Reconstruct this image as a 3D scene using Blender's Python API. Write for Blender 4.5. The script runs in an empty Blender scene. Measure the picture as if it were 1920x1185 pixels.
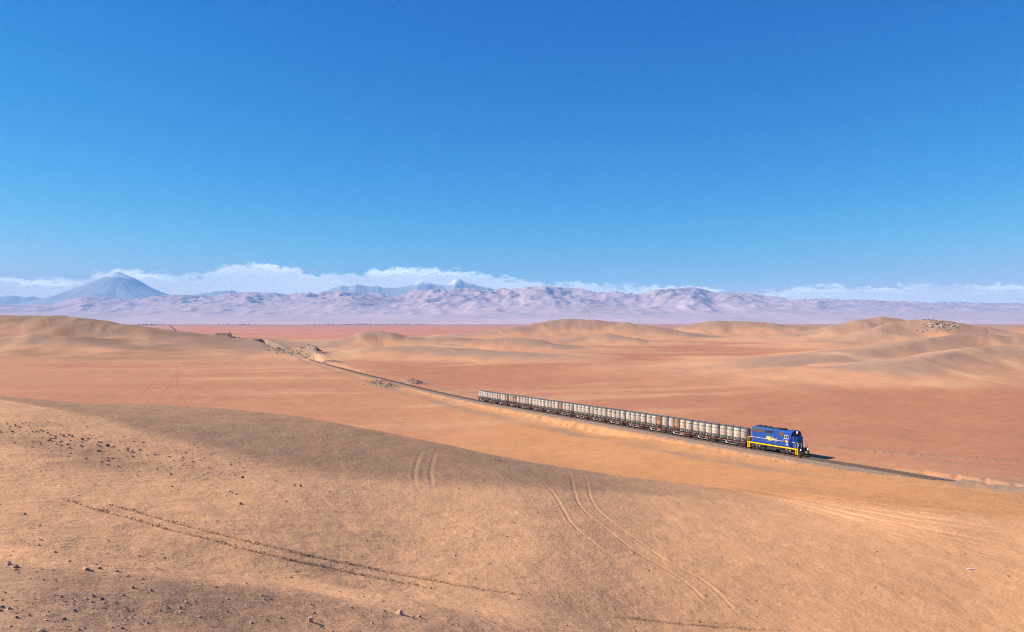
import bpy, bmesh, math, random
import numpy as np
from mathutils import Vector, Matrix

# ------------------------------------------------------------------ camera, sky, sun, exposure
scene = bpy.context.scene
COL = scene.collection
F_PX, HOR, CX = 1400.0, 595.0, 960.0          # focal length / horizon row / centre column of a 1920 x 1185 frame
cam_data = bpy.data.cameras.new("camera")
cam = bpy.data.objects.new("camera", cam_data); COL.objects.link(cam)
cam_data.sensor_width = 36.0
cam_data.lens = 36.0 * F_PX / 1920.0
cam_data.shift_y = -(592.5 - HOR) / 1920.0
cam_data.clip_start, cam_data.clip_end = 0.1, 120000.0
cam.location = (0, 0, 0)                       # the photographer's eye is the origin: the plain lies some 30 m below
cam.rotation_euler = (math.radians(90), 0, 0)
scene.camera = cam

SUN_EL = math.radians(36.0)
SUN_AZ = math.radians(-89.0)               # from +Y towards +X
sun_vec = Vector((math.sin(SUN_AZ) * math.cos(SUN_EL), math.cos(SUN_AZ) * math.cos(SUN_EL), math.sin(SUN_EL)))
sd = bpy.data.lights.new("sun", 'SUN'); sd.energy = 5.0; sd.angle = math.radians(0.53); sd.color = (1.0, 0.88, 0.74)
sun = bpy.data.objects.new("sun", sd); COL.objects.link(sun)
sun.rotation_euler = sun_vec.to_track_quat('Z', 'Y').to_euler()
sun.location = (-60, 40, 120)

world = bpy.data.worlds.new("World"); scene.world = world; world.use_nodes = True
wn = world.node_tree.nodes; wl = world.node_tree.links
wn.clear()
def wnode(t, **kw):
    n = wn.new(t)
    for k, v in kw.items(): setattr(n, k, v)
    return n
def wmath(op, a, b=None, clamp=False):
    n = wn.new('ShaderNodeMath'); n.operation = op; n.use_clamp = clamp
    for i, v in enumerate((a, b)):
        if v is None: continue
        if isinstance(v, (int, float)): n.inputs[i].default_value = v
        else: wl.new(v, n.inputs[i])
    return n.outputs[0]
sky = wnode('ShaderNodeTexSky', sky_type='NISHITA', sun_disc=False, sun_elevation=SUN_EL, sun_rotation=SUN_AZ,
            altitude=1700.0, air_density=0.7, dust_density=0.0, ozone_density=1.0)
# film response of the deep, polarised desert sky: one power law per channel for the whole dome
ssep = wnode('ShaderNodeSeparateColor'); wl.new(sky.outputs[0], ssep.inputs[0])
grade = wnode('ShaderNodeCombineColor')
for i, (g_, a_) in enumerate(((2.9, 0.031), (1.17, 0.402), (0.57, 1.30))):
    wl.new(wmath('MULTIPLY', wmath('POWER', ssep.outputs[i], g_), a_), grade.inputs[i])
tc = wnode('ShaderNodeTexCoord'); sep = wnode('ShaderNodeSeparateXYZ'); wl.new(tc.outputs['Generated'], sep.inputs[0])
az = wmath('ARCTAN2', sep.outputs[0], sep.outputs[1])          # azimuth from +Y
el = wmath('ARCSINE', sep.outputs[2])
# bank of low cloud on the horizon: its top follows the azimuth, its edge is broken by noise
azn = wmath('ADD', wmath('DIVIDE', az, 2 * math.pi), 0.5)
crv = wnode('ShaderNodeFloatCurve'); wl.new(azn, crv.inputs['Value'])
cm = crv.mapping; c0 = cm.curves[0]
tops = [(-180, 3.0), (-120, 2.4), (-70, 3.2), (-46, 3.0)]
for px, py in [(0, 512), (60, 521), (150, 520), (235, 504), (330, 513), (400, 503), (500, 492), (540, 497), (640, 513), (740, 501), (850, 504), (900, 512),
               (1000, 524), (1060, 530), (1100, 528), (1170, 534), (1260, 534), (1330, 541), (1400, 548), (1470, 539), (1520, 533), (1620, 537), (1760, 533), (1920, 530)]:
    tops.append((math.degrees(math.atan((px - CX) / F_PX)), math.degrees(math.atan((HOR - py) / math.hypot(F_PX, px - CX)))))
tops += [(50, 2.6), (75, 2.2), (120, 2.8), (180, 3.0)]
pts = [(a / 360 + 0.5, e / 8.0) for a, e in tops]
while len(c0.points) < len(pts): c0.points.new(0.5, 0.5)
for p, (a, b) in zip(c0.points, pts): p.location = (a, b); p.handle_type = 'AUTO'
cm.update()
top_el = wmath('MULTIPLY', crv.outputs[0], math.radians(8.0))
comb = wnode('ShaderNodeCombineXYZ')
wl.new(wmath('MULTIPLY', az, 62.0), comb.inputs[0]); wl.new(wmath('MULTIPLY', el, 120.0), comb.inputs[1])
n1 = wnode('ShaderNodeTexNoise'); n1.inputs['Scale'].default_value = 1.0; n1.inputs['Detail'].default_value = 7; n1.inputs['Roughness'].default_value = 0.62
wl.new(comb.outputs[0], n1.inputs['Vector'])
comb2 = wnode('ShaderNodeCombineXYZ')
wl.new(wmath('MULTIPLY', az, 9.0), comb2.inputs[0]); wl.new(wmath('MULTIPLY', el, 45.0), comb2.inputs[1])
n2 = wnode('ShaderNodeTexNoise'); n2.inputs['Scale'].default_value = 1.0; n2.inputs['Detail'].default_value = 6
wl.new(comb2.outputs[0], n2.inputs['Vector'])
edge = wmath('SUBTRACT', wmath('ADD', top_el, wmath('MULTIPLY', wmath('SUBTRACT', n1.outputs[0], 0.5), 0.034)), el)
soft = wmath('DIVIDE', edge, 0.0075, True)
body = wmath('MULTIPLY', soft, wmath('ADD', 0.55, wmath('MULTIPLY', n2.outputs[0], 0.7)), True)
# the sunlit rim right under the cloud top
rim = wmath('MULTIPLY', wmath('DIVIDE', edge, 0.003, True), wmath('SUBTRACT', 1.0, wmath('DIVIDE', edge, 0.010, True)))
rim = wmath('MULTIPLY', rim, wmath('MULTIPLY', wmath('SUBTRACT', n2.outputs[0], 0.40), 4.5, True))
cov = wmath('MAXIMUM', body, wmath('MULTIPLY', rim, 0.9))
ccol = wnode('ShaderNodeMix', data_type='RGBA'); ccol.inputs[6].default_value = (5.6, 5.6, 5.8, 1); ccol.inputs[7].default_value = (14.0, 14.0, 14.0, 1)
wl.new(rim, ccol.inputs[0])
cmix = wnode('ShaderNodeMix', data_type='RGBA')
wl.new(cov, cmix.inputs[0]); wl.new(grade.outputs[0], cmix.inputs[6]); wl.new(ccol.outputs[2], cmix.inputs[7])
bg = wnode('ShaderNodeBackground'); bg.inputs['Strength'].default_value = 0.14
wl.new(cmix.outputs[2], bg.inputs['Color'])
wo = wnode('ShaderNodeOutputWorld'); wl.new(bg.outputs[0], wo.inputs['Surface'])

vs = scene.view_settings
scene.display_settings.display_device = 'sRGB'
vs.view_transform = 'Standard'; vs.look = 'None'; vs.gamma = 1.0; vs.use_curve_mapping = False
vs.exposure = 0.84
cy = scene.cycles
cy.use_denoising = True; cy.denoising_prefilter = 'NONE'; cy.denoising_input_passes = 'RGB_ALBEDO_NORMAL'; cy.pixel_filter_type = 'BLACKMAN_HARRIS'; cy.filter_width = 1.1
cy.max_bounces = 4; cy.diffuse_bounces = 2; cy.glossy_bounces = 2; cy.volume_bounces = 0; cy.transparent_max_bounces = 4
cy.use_adaptive_sampling = False

# ------------------------------------------------------------------ numeric helpers
def _mix(h):
    h ^= h >> np.uint32(13); h *= np.uint32(1103515245); h ^= h >> np.uint32(16); h *= np.uint32(2246822519); h ^= h >> np.uint32(15)
    return (h & np.uint32(0xFFFFFF)).astype(np.float32) * np.float32(1 / 16777215.0)
def _key(ix, iy, seed):
    return ix.astype(np.int32).view(np.uint32) * np.uint32(374761393) + iy.astype(np.int32).view(np.uint32) * np.uint32(668265263) + np.uint32((seed * 1274126177) & 0xFFFFFFFF)
def hash01(ix, iy, seed): return _mix(_key(np.atleast_1d(np.asarray(ix)), np.atleast_1d(np.asarray(iy)), seed))
def vnoise(x, y, seed=0):                      # -1 .. 1
    x, y = np.broadcast_arrays(np.atleast_1d(np.asarray(x, float)), np.atleast_1d(np.asarray(y, float)))
    xi = np.floor(x); yi = np.floor(y); fx = (x - xi).astype(np.float32); fy = (y - yi).astype(np.float32)
    u = fx * fx * fx * (fx * (fx * 6 - 15) + 10); v = fy * fy * fy * (fy * (fy * 6 - 15) + 10)
    k = _key(xi, yi, seed); px_, py_ = np.uint32(374761393), np.uint32(668265263)
    a = _mix(k.copy()); b = _mix(k + px_); c = _mix(k + py_); d = _mix(k + px_ + py_)
    a += (b - a) * u; c += (d - c) * u
    return ((a + (c - a) * v) * 2 - 1).astype(np.float64)
def fbm(x, y, oct=4, seed=0, gain=0.5):
    s = 0; amp = 1; tot = 0
    for o in range(oct):
        ca, sa = math.cos(0.6 * o), math.sin(0.6 * o)
        s = s + amp * vnoise((x * ca - y * sa) * 2 ** o + 17.3 * o, (x * sa + y * ca) * 2 ** o - 9.1 * o, seed + o); tot += amp; amp *= gain
    return s / tot * 1.5
def ridged(x, y, oct=5, seed=0, gain=0.55):
    s = 0; amp = 1; tot = 0; w = 1
    for o in range(oct):
        ca, sa = math.cos(0.7 * o), math.sin(0.7 * o)
        n = 1 - np.abs(vnoise((x * ca - y * sa) * 2 ** o + 11.7 * o, (x * sa + y * ca) * 2 ** o + 5.3 * o, seed + o)) * 1.35
        n = np.clip(n, 0, 1) ** 2
        s = s + amp * n * w; tot += amp; w = np.clip(n * 1.6, 0, 1); amp *= gain
    return s / tot
def sstep(a, b, x):
    t = np.clip((np.asarray(x, float) - a) / (b - a), 0, 1); return t * t * (3 - 2 * t)
def pchip(xk, yk, x):
    xk = np.asarray(xk, float); yk = np.asarray(yk, float)
    h = np.diff(xk); dl = np.diff(yk) / h; m = np.zeros(len(xk))
    for i in range(1, len(xk) - 1):
        if dl[i - 1] * dl[i] > 0:
            w1 = 2 * h[i] + h[i - 1]; w2 = h[i] + 2 * h[i - 1]; m[i] = (w1 + w2) / (w1 / dl[i - 1] + w2 / dl[i])
    m[0] = dl[0]; m[-1] = dl[-1]
    x = np.clip(x, xk[0], xk[-1]); i = np.clip(np.searchsorted(xk, x) - 1, 0, len(h) - 1)
    t = (x - xk[i]) / h[i]; t2 = t * t; t3 = t2 * t
    return (2 * t3 - 3 * t2 + 1) * yk[i] + (t3 - 2 * t2 + t) * h[i] * m[i] + (-2 * t3 + 3 * t2) * yk[i + 1] + (t3 - t2) * h[i] * m[i + 1]
def polydist(P, X, Y):
    """distance to a polyline, arc position (0..n-1) of the nearest point, and its side (+ = camera's side)."""
    best = np.full(np.shape(X), 1e18); pos = np.zeros(np.shape(X)); side = np.zeros(np.shape(X))
    for i in range(len(P) - 1):
        ax, ay = P[i]; bx, by = P[i + 1]; dx, dy = bx - ax, by - ay; L2 = dx * dx + dy * dy + 1e-9
        t = np.clip(((X - ax) * dx + (Y - ay) * dy) / L2, 0, 1)
        d2 = (X - ax - t * dx) ** 2 + (Y - ay - t * dy) ** 2
        m = d2 < best
        best = np.where(m, d2, best); pos = np.where(m, i + t, pos)
        side = np.where(m, ((X - ax) * dy - (Y - ay) * dx) / math.sqrt(L2), side)
    return np.sqrt(best), pos, side

def crestfield(P, hh, wf, wb, X, Y):
    best = np.full(X.shape, 1e18); sw = np.zeros(X.shape); sh = np.zeros(X.shape); sr = np.zeros(X.shape)
    for i in range(len(P) - 1):
        ax, ay = P[i]; bx, by = P[i + 1]; dx, dy = bx - ax, by - ay; L2 = dx * dx + dy * dy + 1e-9
        t = np.clip(((X - ax) * dx + (Y - ay) * dy) / L2, 0, 1)
        d2 = (X - ax - t * dx) ** 2 + (Y - ay - t * dy) ** 2
        r_ = np.clip(((X - ax) * dy - (Y - ay) * dx) / math.sqrt(L2) / np.sqrt(d2 + 1e-6), -1, 1)
        w = 1 / (d2 + 9.0) ** 2
        best = np.minimum(best, d2); sw += w; sh += w * (hh[i] * (1 - t) + hh[i + 1] * t); sr += w * r_
    return np.sqrt(best), sh / sw, wb + (wf - wb) * (.5 + .5 * sr / sw)

# ------------------------------------------------------------------ lie of the land
# sections through the land, fanning out from the hill the photographer stands on: (distance, height)
NEAR = [(0.0, -1.65), (2.0, -1.75), (5, -3.3), (10, -5.6)]
FAR_L = [(480, -37.2), (700, -37.6), (1000, -38.2), (3000, -54), (6000, -76), (12500, -116), (16000, -130)]
FAR_R = [(480, -32.3), (700, -34), (1000, -36.6), (3000, -54), (6000, -76), (12500, -116), (16000, -130)]
def mixfar(k): return [(a[0], a[1] * (1 - k) + b[1] * k) for a, b in zip(FAR_L, FAR_R)]
SECT = {
 -300: NEAR + [(17, -7.2), (25, -8.1), (30, -8.6), (36, -9.6), (48, -9.4), (60, -8.4), (75, -7.4), (90, -8.0), (130, -15), (190, -25), (250, -31), (340, -34.5)] + mixfar(0),
 0:    NEAR + [(17, -7.25), (22, -7.95), (27, -8.4), (34, -10.2), (40, -10.5), (48, -10.45), (58, -9.75), (75, -8.85), (85, -9.1), (130, -17), (190, -27), (250, -32.5), (336, -35)] + mixfar(0),
 250:  NEAR + [(20, -8.45), (24, -9.0), (28, -9.35), (35, -11.6), (42, -11.9), (55, -12.0), (70, -11.2), (82, -10.85), (95, -11.0), (130, -19), (180, -28), (240, -34), (321, -36)] + mixfar(0),
 500:  NEAR + [(15, -7.4), (24, -10.15), (31, -11.05), (38, -13.45), (47, -13.6), (62, -13.6), (67, -13.7), (80, -13.2), (98, -12.6), (125, -19.5), (160, -28), (210, -34), (290, -36.4)] + mixfar(0.1),
 750:  NEAR + [(18, -9.0), (29, -12.3), (33, -13.15), (37, -13.9), (43, -16.0), (50, -16.25), (58, -16.4), (67, -16.45), (80, -15.9), (96, -15.4), (125, -22.5), (160, -31), (200, -35), (290, -36.5)] + mixfar(0.2),
 1000: NEAR + [(22, -11.2), (34, -15.4), (38, -16.05), (42, -16.7), (47, -17.6), (55, -17.9), (66, -18.15), (72, -18.2), (85, -18.4), (98, -19.1), (120, -25), (150, -30.8), (178, -33.3), (250, -33.4)] + mixfar(0.45),
 1250: NEAR + [(25, -13), (40, -18.6), (48, -20.25), (57, -20.6), (73, -21.1), (85, -21.65), (100, -22.3), (118, -26.9), (140, -30.3), (160, -30.9), (180, -31.0), (240, -31.3)] + mixfar(0.75),
 1500: NEAR + [(25, -13.5), (42, -20), (52, -21.9), (61, -22.2), (79, -22.9), (95, -24.1), (110, -25.6), (137, -28.8), (170, -29.3), (240, -30)] + mixfar(1),
 1750: NEAR + [(25, -13.8), (42, -20.4), (54, -22.8), (64, -23.1), (81, -23.4), (96, -24.3), (115, -25.8), (135, -27.4), (155, -28.0), (200, -28.6), (270, -29.4)] + mixfar(1),
 1920: NEAR + [(25, -14), (43, -20.9), (55, -23.2), (66, -23.5), (83, -24.0), (105, -25.0), (120, -26.5), (142, -27.3), (190, -27.9), (250, -28.4)] + mixfar(1),
 2300: NEAR + [(25, -14), (43, -20.9), (55, -23.2), (66, -23.5), (83, -24.0), (105, -25.0), (120, -26.5), (142, -27.3), (190, -27.9), (250, -28.4)] + mixfar(1),
}
LG0, LG1, NLG = math.log(1.0), math.log(16001.0), 700
lg = np.linspace(LG0, LG1, NLG); dg = np.exp(lg)
keys = sorted(SECT); tab = np.array([pchip([math.log(max(p[0], 0) + 1) for p in SECT[k]], [p[1] for p in SECT[k]], np.log(dg)) for k in keys])
ker = np.array([1, 3, 5, 6, 5, 3, 1.0]); ker /= ker.sum()
tabp = np.pad(tab, ((0, 0), (3, 3)), mode='edge')
tab = sum(ker[i] * tabp[:, i:i + NLG] for i in range(7))
PXG = np.linspace(-300, 2300, 131)
TAB = np.array([pchip(keys, tab[:, j], PXG) for j in range(NLG)]).T       # [px, distance]
kp = np.pad(TAB, ((3, 3), (0, 0)), mode='edge'); TAB = sum(ker[i] * kp[i:i + len(PXG)] for i in range(7))
TH_MAX = math.radians(44)
def col_of(X, Y):
    th = np.arctan2(X, Y); r = np.hypot(X, Y); tc_ = np.clip(th, -TH_MAX, TH_MAX)
    px = CX + F_PX * np.tan(tc_)
    back = np.clip((np.abs(th) - math.pi / 2) / (math.pi / 2), 0, 1)
    px = px * (1 - back) + 700 * back                                  # behind the hill both flanks meet
    return px, r * np.cos(tc_)
def cubic(p0, p1, p2, p3, t):
    return p1 + 0.5 * t * (p2 - p0 + t * (2 * p0 - 5 * p1 + 4 * p2 - p3 + t * (3 * (p1 - p2) + p3 - p0)))
def base_z(X, Y):
    px, d = col_of(np.asarray(X, float), np.asarray(Y, float))
    u = np.clip((px - PXG[0]) / (PXG[1] - PXG[0]), 0, len(PXG) - 1.001); v = np.clip((np.log(np.maximum(d, 0) + 1) - LG0) / (LG1 - LG0) * (NLG - 1), 0, NLG - 1.001)
    i = u.astype(int); j = v.astype(int); fu = u - i; fv = v - j
    rows = []
    for a in range(-1, 3):
        ii = np.clip(i + a, 0, len(PXG) - 1)
        rows.append(cubic(*[TAB[ii, np.clip(j + b, 0, NLG - 1)] for b in range(-1, 3)], fv))
    return cubic(*rows, fu)
def at(px, py, d):                              # a sighted point at distance d
    return ((px - CX) / F_PX * d, d, (HOR - py) / F_PX * d)

# hills: crest sightings (column, row, distance), spread of the near flank, of the far flank, flank exponent
HILLS = [
 ([(-420, 592, 1000), (-150, 590, 1000), (0, 588.5, 980), (70, 590, 960), (150, 602, 930), (250, 619, 900), (350, 632, 880), (420, 641, 860), (480, 648, 830), (540, 658, 790)], 120, 200, 1.35),
 ([(-40, 640, 780), (60, 628, 800), (130, 633, 790), (200, 645, 770)], 60, 70, 1.6),
 ([(300, 628, 1150), (345, 623.5, 1150), (385, 630, 1130), (420, 640, 1100)], 60, 80, 1.8),
 ([(610, 648, 840), (640, 637, 860), (690, 621, 880), (712, 618, 890), (740, 621, 890), (775, 631, 890), (820, 631, 900), (870, 632, 930), (950, 639, 960)], 42, 70, 1.2),
 ([(650, 661, 660), (690, 653, 670), (760, 649.5, 670), (830, 653, 660), (900, 660, 640), (960, 665, 620)], 45, 90, 1.7),
 ([(830, 640, 1300), (900, 622, 1350), (960, 611, 1400), (1010, 603, 1430), (1060, 596, 1450), (1090, 597, 1450), (1135, 598.5, 1450), (1180, 603, 1430), (1240, 611, 1400), (1290, 622, 1380), (1340, 632, 1350)], 75, 120, 1.2),
 ([(850, 645, 820), (900, 636, 820), (945, 631, 820), (985, 633, 815), (1030, 643, 800), (1075, 653, 780)], 36, 60, 1.2),
 ([(1050, 637, 980), (1095, 630, 1000), (1135, 624, 1000), (1170, 630, 990), (1215, 639, 980)], 36, 60, 1.15),
 ([(1240, 624, 1700), (1285, 610, 1700), (1335, 600, 1700), (1380, 600.5, 1700), (1440, 604, 1700), (1500, 610, 1700), (1560, 616, 1680), (1610, 622, 1650)], 85, 120, 1.25),
 ([(1500, 609, 2400), (1530, 607.5, 2400), (1560, 612, 2400)], 110, 130, 1.8),
 ([(1500, 625, 1150), (1560, 608, 1150), (1610, 596, 1150), (1645, 591.5, 1150), (1675, 593, 1150), (1700, 600, 1130), (1740, 612, 1110)], 62, 95, 1.2),
 ([(1600, 640, 860), (1650, 616, 880), (1690, 602, 900), (1720, 595.5, 900), (1745, 596, 900), (1790, 603, 900), (1850, 612, 900), (1900, 621, 880), (1960, 630, 860)], 55, 80, 1.25),
 ([(1490, 683, 430), (1560, 668, 470), (1650, 650, 510), (1740, 632, 540), (1800, 622, 550), (1840, 622, 550), (1900, 630, 540), (1990, 641, 520), (2200, 650, 500)], 42, 85, 1.2),
 ([(1640, 682, 360), (1720, 666, 380), (1800, 653, 400), (1880, 648, 410), (1960, 650, 410), (2200, 655, 400)], 36, 55, 1.2),
 ([(1830, 616, 1500), (1900, 611, 1500), (1980, 607, 1500), (2100, 604, 1500)], 120, 150, 1.7),
]
HILL_W = []
for crest, wf, wb, ex in HILLS:
    P = [at(*c) for c in crest]; XY = [(p[0], p[1]) for p in P]
    hh = np.maximum(np.array([p[2] for p in P]) - base_z(np.array([p[0] for p in P]), np.array([p[1] for p in P])), 0.0)
    HILL_W.append((XY, hh, wf, wb, ex, np.mean([p[1] for p in P])))
CREST_RATIO = {}
def hills_z(X, Y):
    tot = np.zeros(np.shape(X)); far = np.hypot(X, Y) > 250
    if not far.any(): return tot
    x = X[far]; y = Y[far]; acc = np.zeros(x.shape); crn = np.zeros(x.shape); cmax = np.zeros(x.shape)
    for k, (XY, hh, wf, wb, ex, dm) in enumerate(HILL_W):
        wmax = max(wf, wb) * 2.9
        xs = [p[0] for p in XY]; ys = [p[1] for p in XY]
        m = (x > min(xs) - wmax) & (x < max(xs) + wmax) & (y > min(ys) - wmax) & (y < max(ys) + wmax)
        if not m.any(): continue
        xx = x[m]; yy = y[m]
        L = (wf + wb) * 0.5
        wx = xx + 0.13 * L * fbm(xx / (1.1 * L), yy / (1.1 * L), 3, 31 + k); wy = yy + 0.13 * L * fbm(xx / (1.1 * L), yy / (1.1 * L), 3, 61 + k)
        dist, h, w = crestfield(XY, hh, wf, wb, wx, wy)
        # spurs and gullies run down the flank from the crest
        spur = fbm(xx / (.8 * L), yy / (1.6 * L), 3, 91 + k)
        w = w * (1 + 0.20 * spur)
        q = dist / w
        c = h * np.maximum(np.exp(-np.power(q * q + 0.004, ex / 2)) - .03, 0) * 1.04
        cr = c / np.maximum(h, .5); crn[m] = np.where(c > cmax[m], cr, crn[m]); cmax[m] = np.maximum(cmax[m], c)
        acc[m] += np.maximum(c, 0) ** 4
    tot[far] = acc ** 0.25
    CREST_RATIO['v'] = np.zeros(np.shape(X)); CREST_RATIO['v'][far] = crn
    return tot

# railway: dead straight in plan, sagging towards the pass (t = metres from the locomotive's front, away)
T0 = np.array([58.6, 152.0]); TDIR = np.array([-0.4290, 0.9033])
TNRM = np.array([-0.9033, -0.4290])             # towards the near side
RT = [-120, -60, -31.8, -17.5, 0, 60, 120, 170, 221, 297, 386, 524, 640, 760, 900]
RZ = [-25.5, -26.3, -26.9, -27.4, -28.2, -30.15, -32.2, -33.8, -34.75, -35.35, -35.95, -36.25, -36.1, -36.0, -36.2]
def rail_z(t): return pchip(RT, RZ, t)
def track_ts(X, Y):
    rx = X - T0[0]; ry = Y - T0[1]
    return rx * TDIR[0] + ry * TDIR[1], rx * TNRM[0] + ry * TNRM[1]

# spoil heaps, berms and rough banks along the line: crest, height, spread, roughness
def hp(px, py, d): return at(px, py, d)[:2]
SPOIL = [
 ([hp(505, 656, 760), hp(530, 655, 745), hp(548, 657, 735)], 6.0, 11, .5),
 ([hp(556, 655, 720), hp(567, 653, 715), hp(577, 656, 700), hp(583, 662, 660)], 7.5, 9, .6),
 ([hp(400, 640, 930), hp(420, 640, 930), hp(436, 642, 930)], 6.5, 7, .6),
 ([hp(590, 672, 600), hp(615, 671, 600), hp(632, 672, 590)], 1.7, 5, .8),
 ([hp(592, 666, 650), hp(614, 665, 650)], 1.5, 5, .8),
 ([hp(700, 714, 410), hp(740, 711, 412), hp(765, 714, 410), hp(786, 719, 400)], 2.6, 4.5, .8),
 ([hp(690, 715, 405), hp(715, 719, 395), hp(735, 722, 385)], 1.6, 5.0, .8),
 ([hp(1530, 838, 168), hp(1600, 850, 160), hp(1700, 862, 152), hp(1800, 872, 146), hp(1920, 884, 140), hp(2050, 895, 135)], .38, 1.8, .8),
 ([hp(1790, 903, 116), hp(1850, 915, 112), hp(1930, 925, 107), hp(2050, 935, 100)], 1.0, 3.6, .2),
]
def spoil_z(X, Y):
    tot = np.zeros(np.shape(X)); msk = np.zeros(np.shape(X))
    for k, (XY, h, w, rough) in enumerate(SPOIL):
        xs = [p[0] for p in XY]; ys = [p[1] for p in XY]
        m = (X > min(xs) - 4 * w) & (X < max(xs) + 4 * w) & (Y > min(ys) - 4 * w) & (Y < max(ys) + 4 * w)
        if not m.any(): continue
        xx = X[m]; yy = Y[m]
        d, pos, s = polydist(XY, xx, yy)
        endf = np.minimum(1, np.minimum(pos, len(XY) - 1 - pos) * 2.5 + 0.35)
        f = np.exp(-(d / w) ** 2) * endf
        rr = ridged(xx / (w * .9), yy / (w * .9), 4, 200 + k)
        tot[m] = np.maximum(tot[m], h * f * (1 - rough * 0.6 + rough * 1.2 * rr))
        msk[m] = np.maximum(msk[m], sstep(.12, .5, f))
    return tot, msk

def land_z(X, Y, full=False):
    X = np.atleast_1d(np.asarray(X, float)); Y = np.atleast_1d(np.asarray(Y, float))
    z = base_z(X, Y); hz = hills_z(X, Y); r = np.hypot(X, Y)
    z = z + hz
    nearw = 1 - sstep(110, 220, r)
    z = z + nearw * (0.17 * fbm(X / 13, Y / 13, 3, 5) + 0.06 * fbm(X / 2.6, Y / 2.6, 4, 8, .6))
    midw = sstep(130, 220, r) * (1 - sstep(3000, 6000, r))
    z = z + midw * (0.55 * fbm(X / 70, Y / 45, 3, 12) + 0.22 * fbm(X / 11, Y / 11, 3, 15))
    z = z + sstep(2000, 5000, r) * 1.5 * fbm(X / 900, Y / 900, 3, 18)
    hm = np.minimum(hz, 32)
    z = z + hm * .06 * (ridged((X + .35 * Y) / 70, Y / 190, 4, 23, .5) - .40) * sstep(1.5, 8, hz) + hm * .045 * fbm(X / 22, Y / 22, 4, 21) + hm * .02 * (ridged((X + .35 * Y) / 26, Y / 80, 3, 27, .5) - .4) * sstep(1.5, 8, hz)
    sp, sm = spoil_z(X, Y); z = z + sp
    t, s = track_ts(X, Y); a = np.abs(s)
    on = (t > -110) & (t < 880) & (a < 40)
    form = rail_z(t) - 0.62
    gully = 1.2 * vnoise(t / 2.6 + s * .12, s / 9, 41) + 0.8 * vnoise(t / 1.2 + s * .2, s / 6, 42)
    aa = a + sstep(2.6, 4.5, a) * gully
    lo = form - np.maximum(0, aa - 2.7) / 1.75
    hi = form + np.maximum(0, aa - 3.0) / np.where(t > 450, .55, 1.35)
    z = np.where(on, np.clip(z, lo, hi), z)
    if full: return z, hz, sm, t, s
    return z
# wheel tracks seen in the sand: (sightings, half width, depth, darkening)
RUTS = [
 ([(797, 832), (784, 860), (777, 880), (777, 900), (781, 925)], .20, .05, 1.14),
 ([(822, 835), (812, 860), (806, 882), (809, 907), (814, 932)], .20, .05, 1.14),
 ([(797, 951), (835, 967), (870, 990), (905, 1010), (930, 1022)], .10, .035, 1.06),
 ([(830, 955), (870, 977), (910, 1000), (935, 1010), (965, 1022)], .10, .035, 1.06),
 ([(1005, 894), (1026, 913), (1042, 931), (1059, 961), (1070, 983), (1103, 1010), (1138, 1036), (1155, 1048)], .14, .05, 1.06),
 ([(1060, 876), (1071, 890), (1074, 915), (1083, 945), (1103, 966), (1136, 990), (1174, 1022), (1215, 1049), (1262, 1074), (1297, 1101), (1319, 1123), (1339, 1145)], .15, .042, 1.05),
 ([(1088, 881), (1101, 898), (1103, 926), (1116, 953), (1152, 983), (1199, 1016), (1243, 1049), (1289, 1071), (1330, 1096), (1358, 1123), (1382, 1151), (1404, 1170)], .15, .042, 1.05),
 ([(1221, 912), (1262, 935), (1317, 955), (1371, 977), (1440, 1000), (1469, 1005), (1523, 1025), (1592, 1041), (1674, 1063), (1757, 1082), (1840, 1100)], .12, .035, 1.05),
 ([(1262, 926), (1317, 945), (1371, 964), (1440, 990), (1482, 1003), (1565, 1025), (1633, 1047), (1688, 1060), (1770, 1079), (1860, 1098)], .12, .035, 1.05),
 ([(120, 935), (170, 952), (218, 965), (275, 980), (325, 995), (375, 1007), (425, 1020), (475, 1034), (505, 1040), (555, 1054), (630, 1067), (680, 1079), (745, 1090), (812, 1104)], .17, .065, .70),
 ([(205, 947), (250, 957), (300, 972), (350, 986), (425, 1005), (480, 1019), (520, 1027), (592, 1046), (680, 1062), (730, 1074), (805, 1087), (880, 1101), (942, 1110), (985, 1117)], .17, .065, .70),
 ([(1150, 1156), (1179, 1159), (1234, 1166), (1317, 1174), (1426, 1181), (1480, 1184)], .16, .06, .82),
 ([(1255, 1162), (1300, 1165), (1360, 1170), (1420, 1177)], .12, .05, .84),
 ([(1180, 1090), (1215, 1115), (1260, 1135), (1288, 1155)], .10, .035, .92),
]
rng = random.Random(7)
ga = [(1300, 909), (1420, 931), (1537, 961), (1674, 1003), (1811, 1038), (1935, 1073)]
gb = [(1300, 899), (1420, 914), (1537, 930), (1674, 946), (1811, 958), (1935, 968)]
for i in range(17):
    k = (i + rng.uniform(-.35, .35)) / 16.0
    a0 = rng.choice([0, 0, 1, 2])
    RUTS.append(([(p[0], p[1] * (1 - k) + q[1] * k + rng.uniform(-1.5, 1.5)) for p, q in zip(ga, gb)][a0:], rng.uniform(.16, .4), rng.uniform(.05, .10), rng.uniform(1.04, 1.22)))
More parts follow.
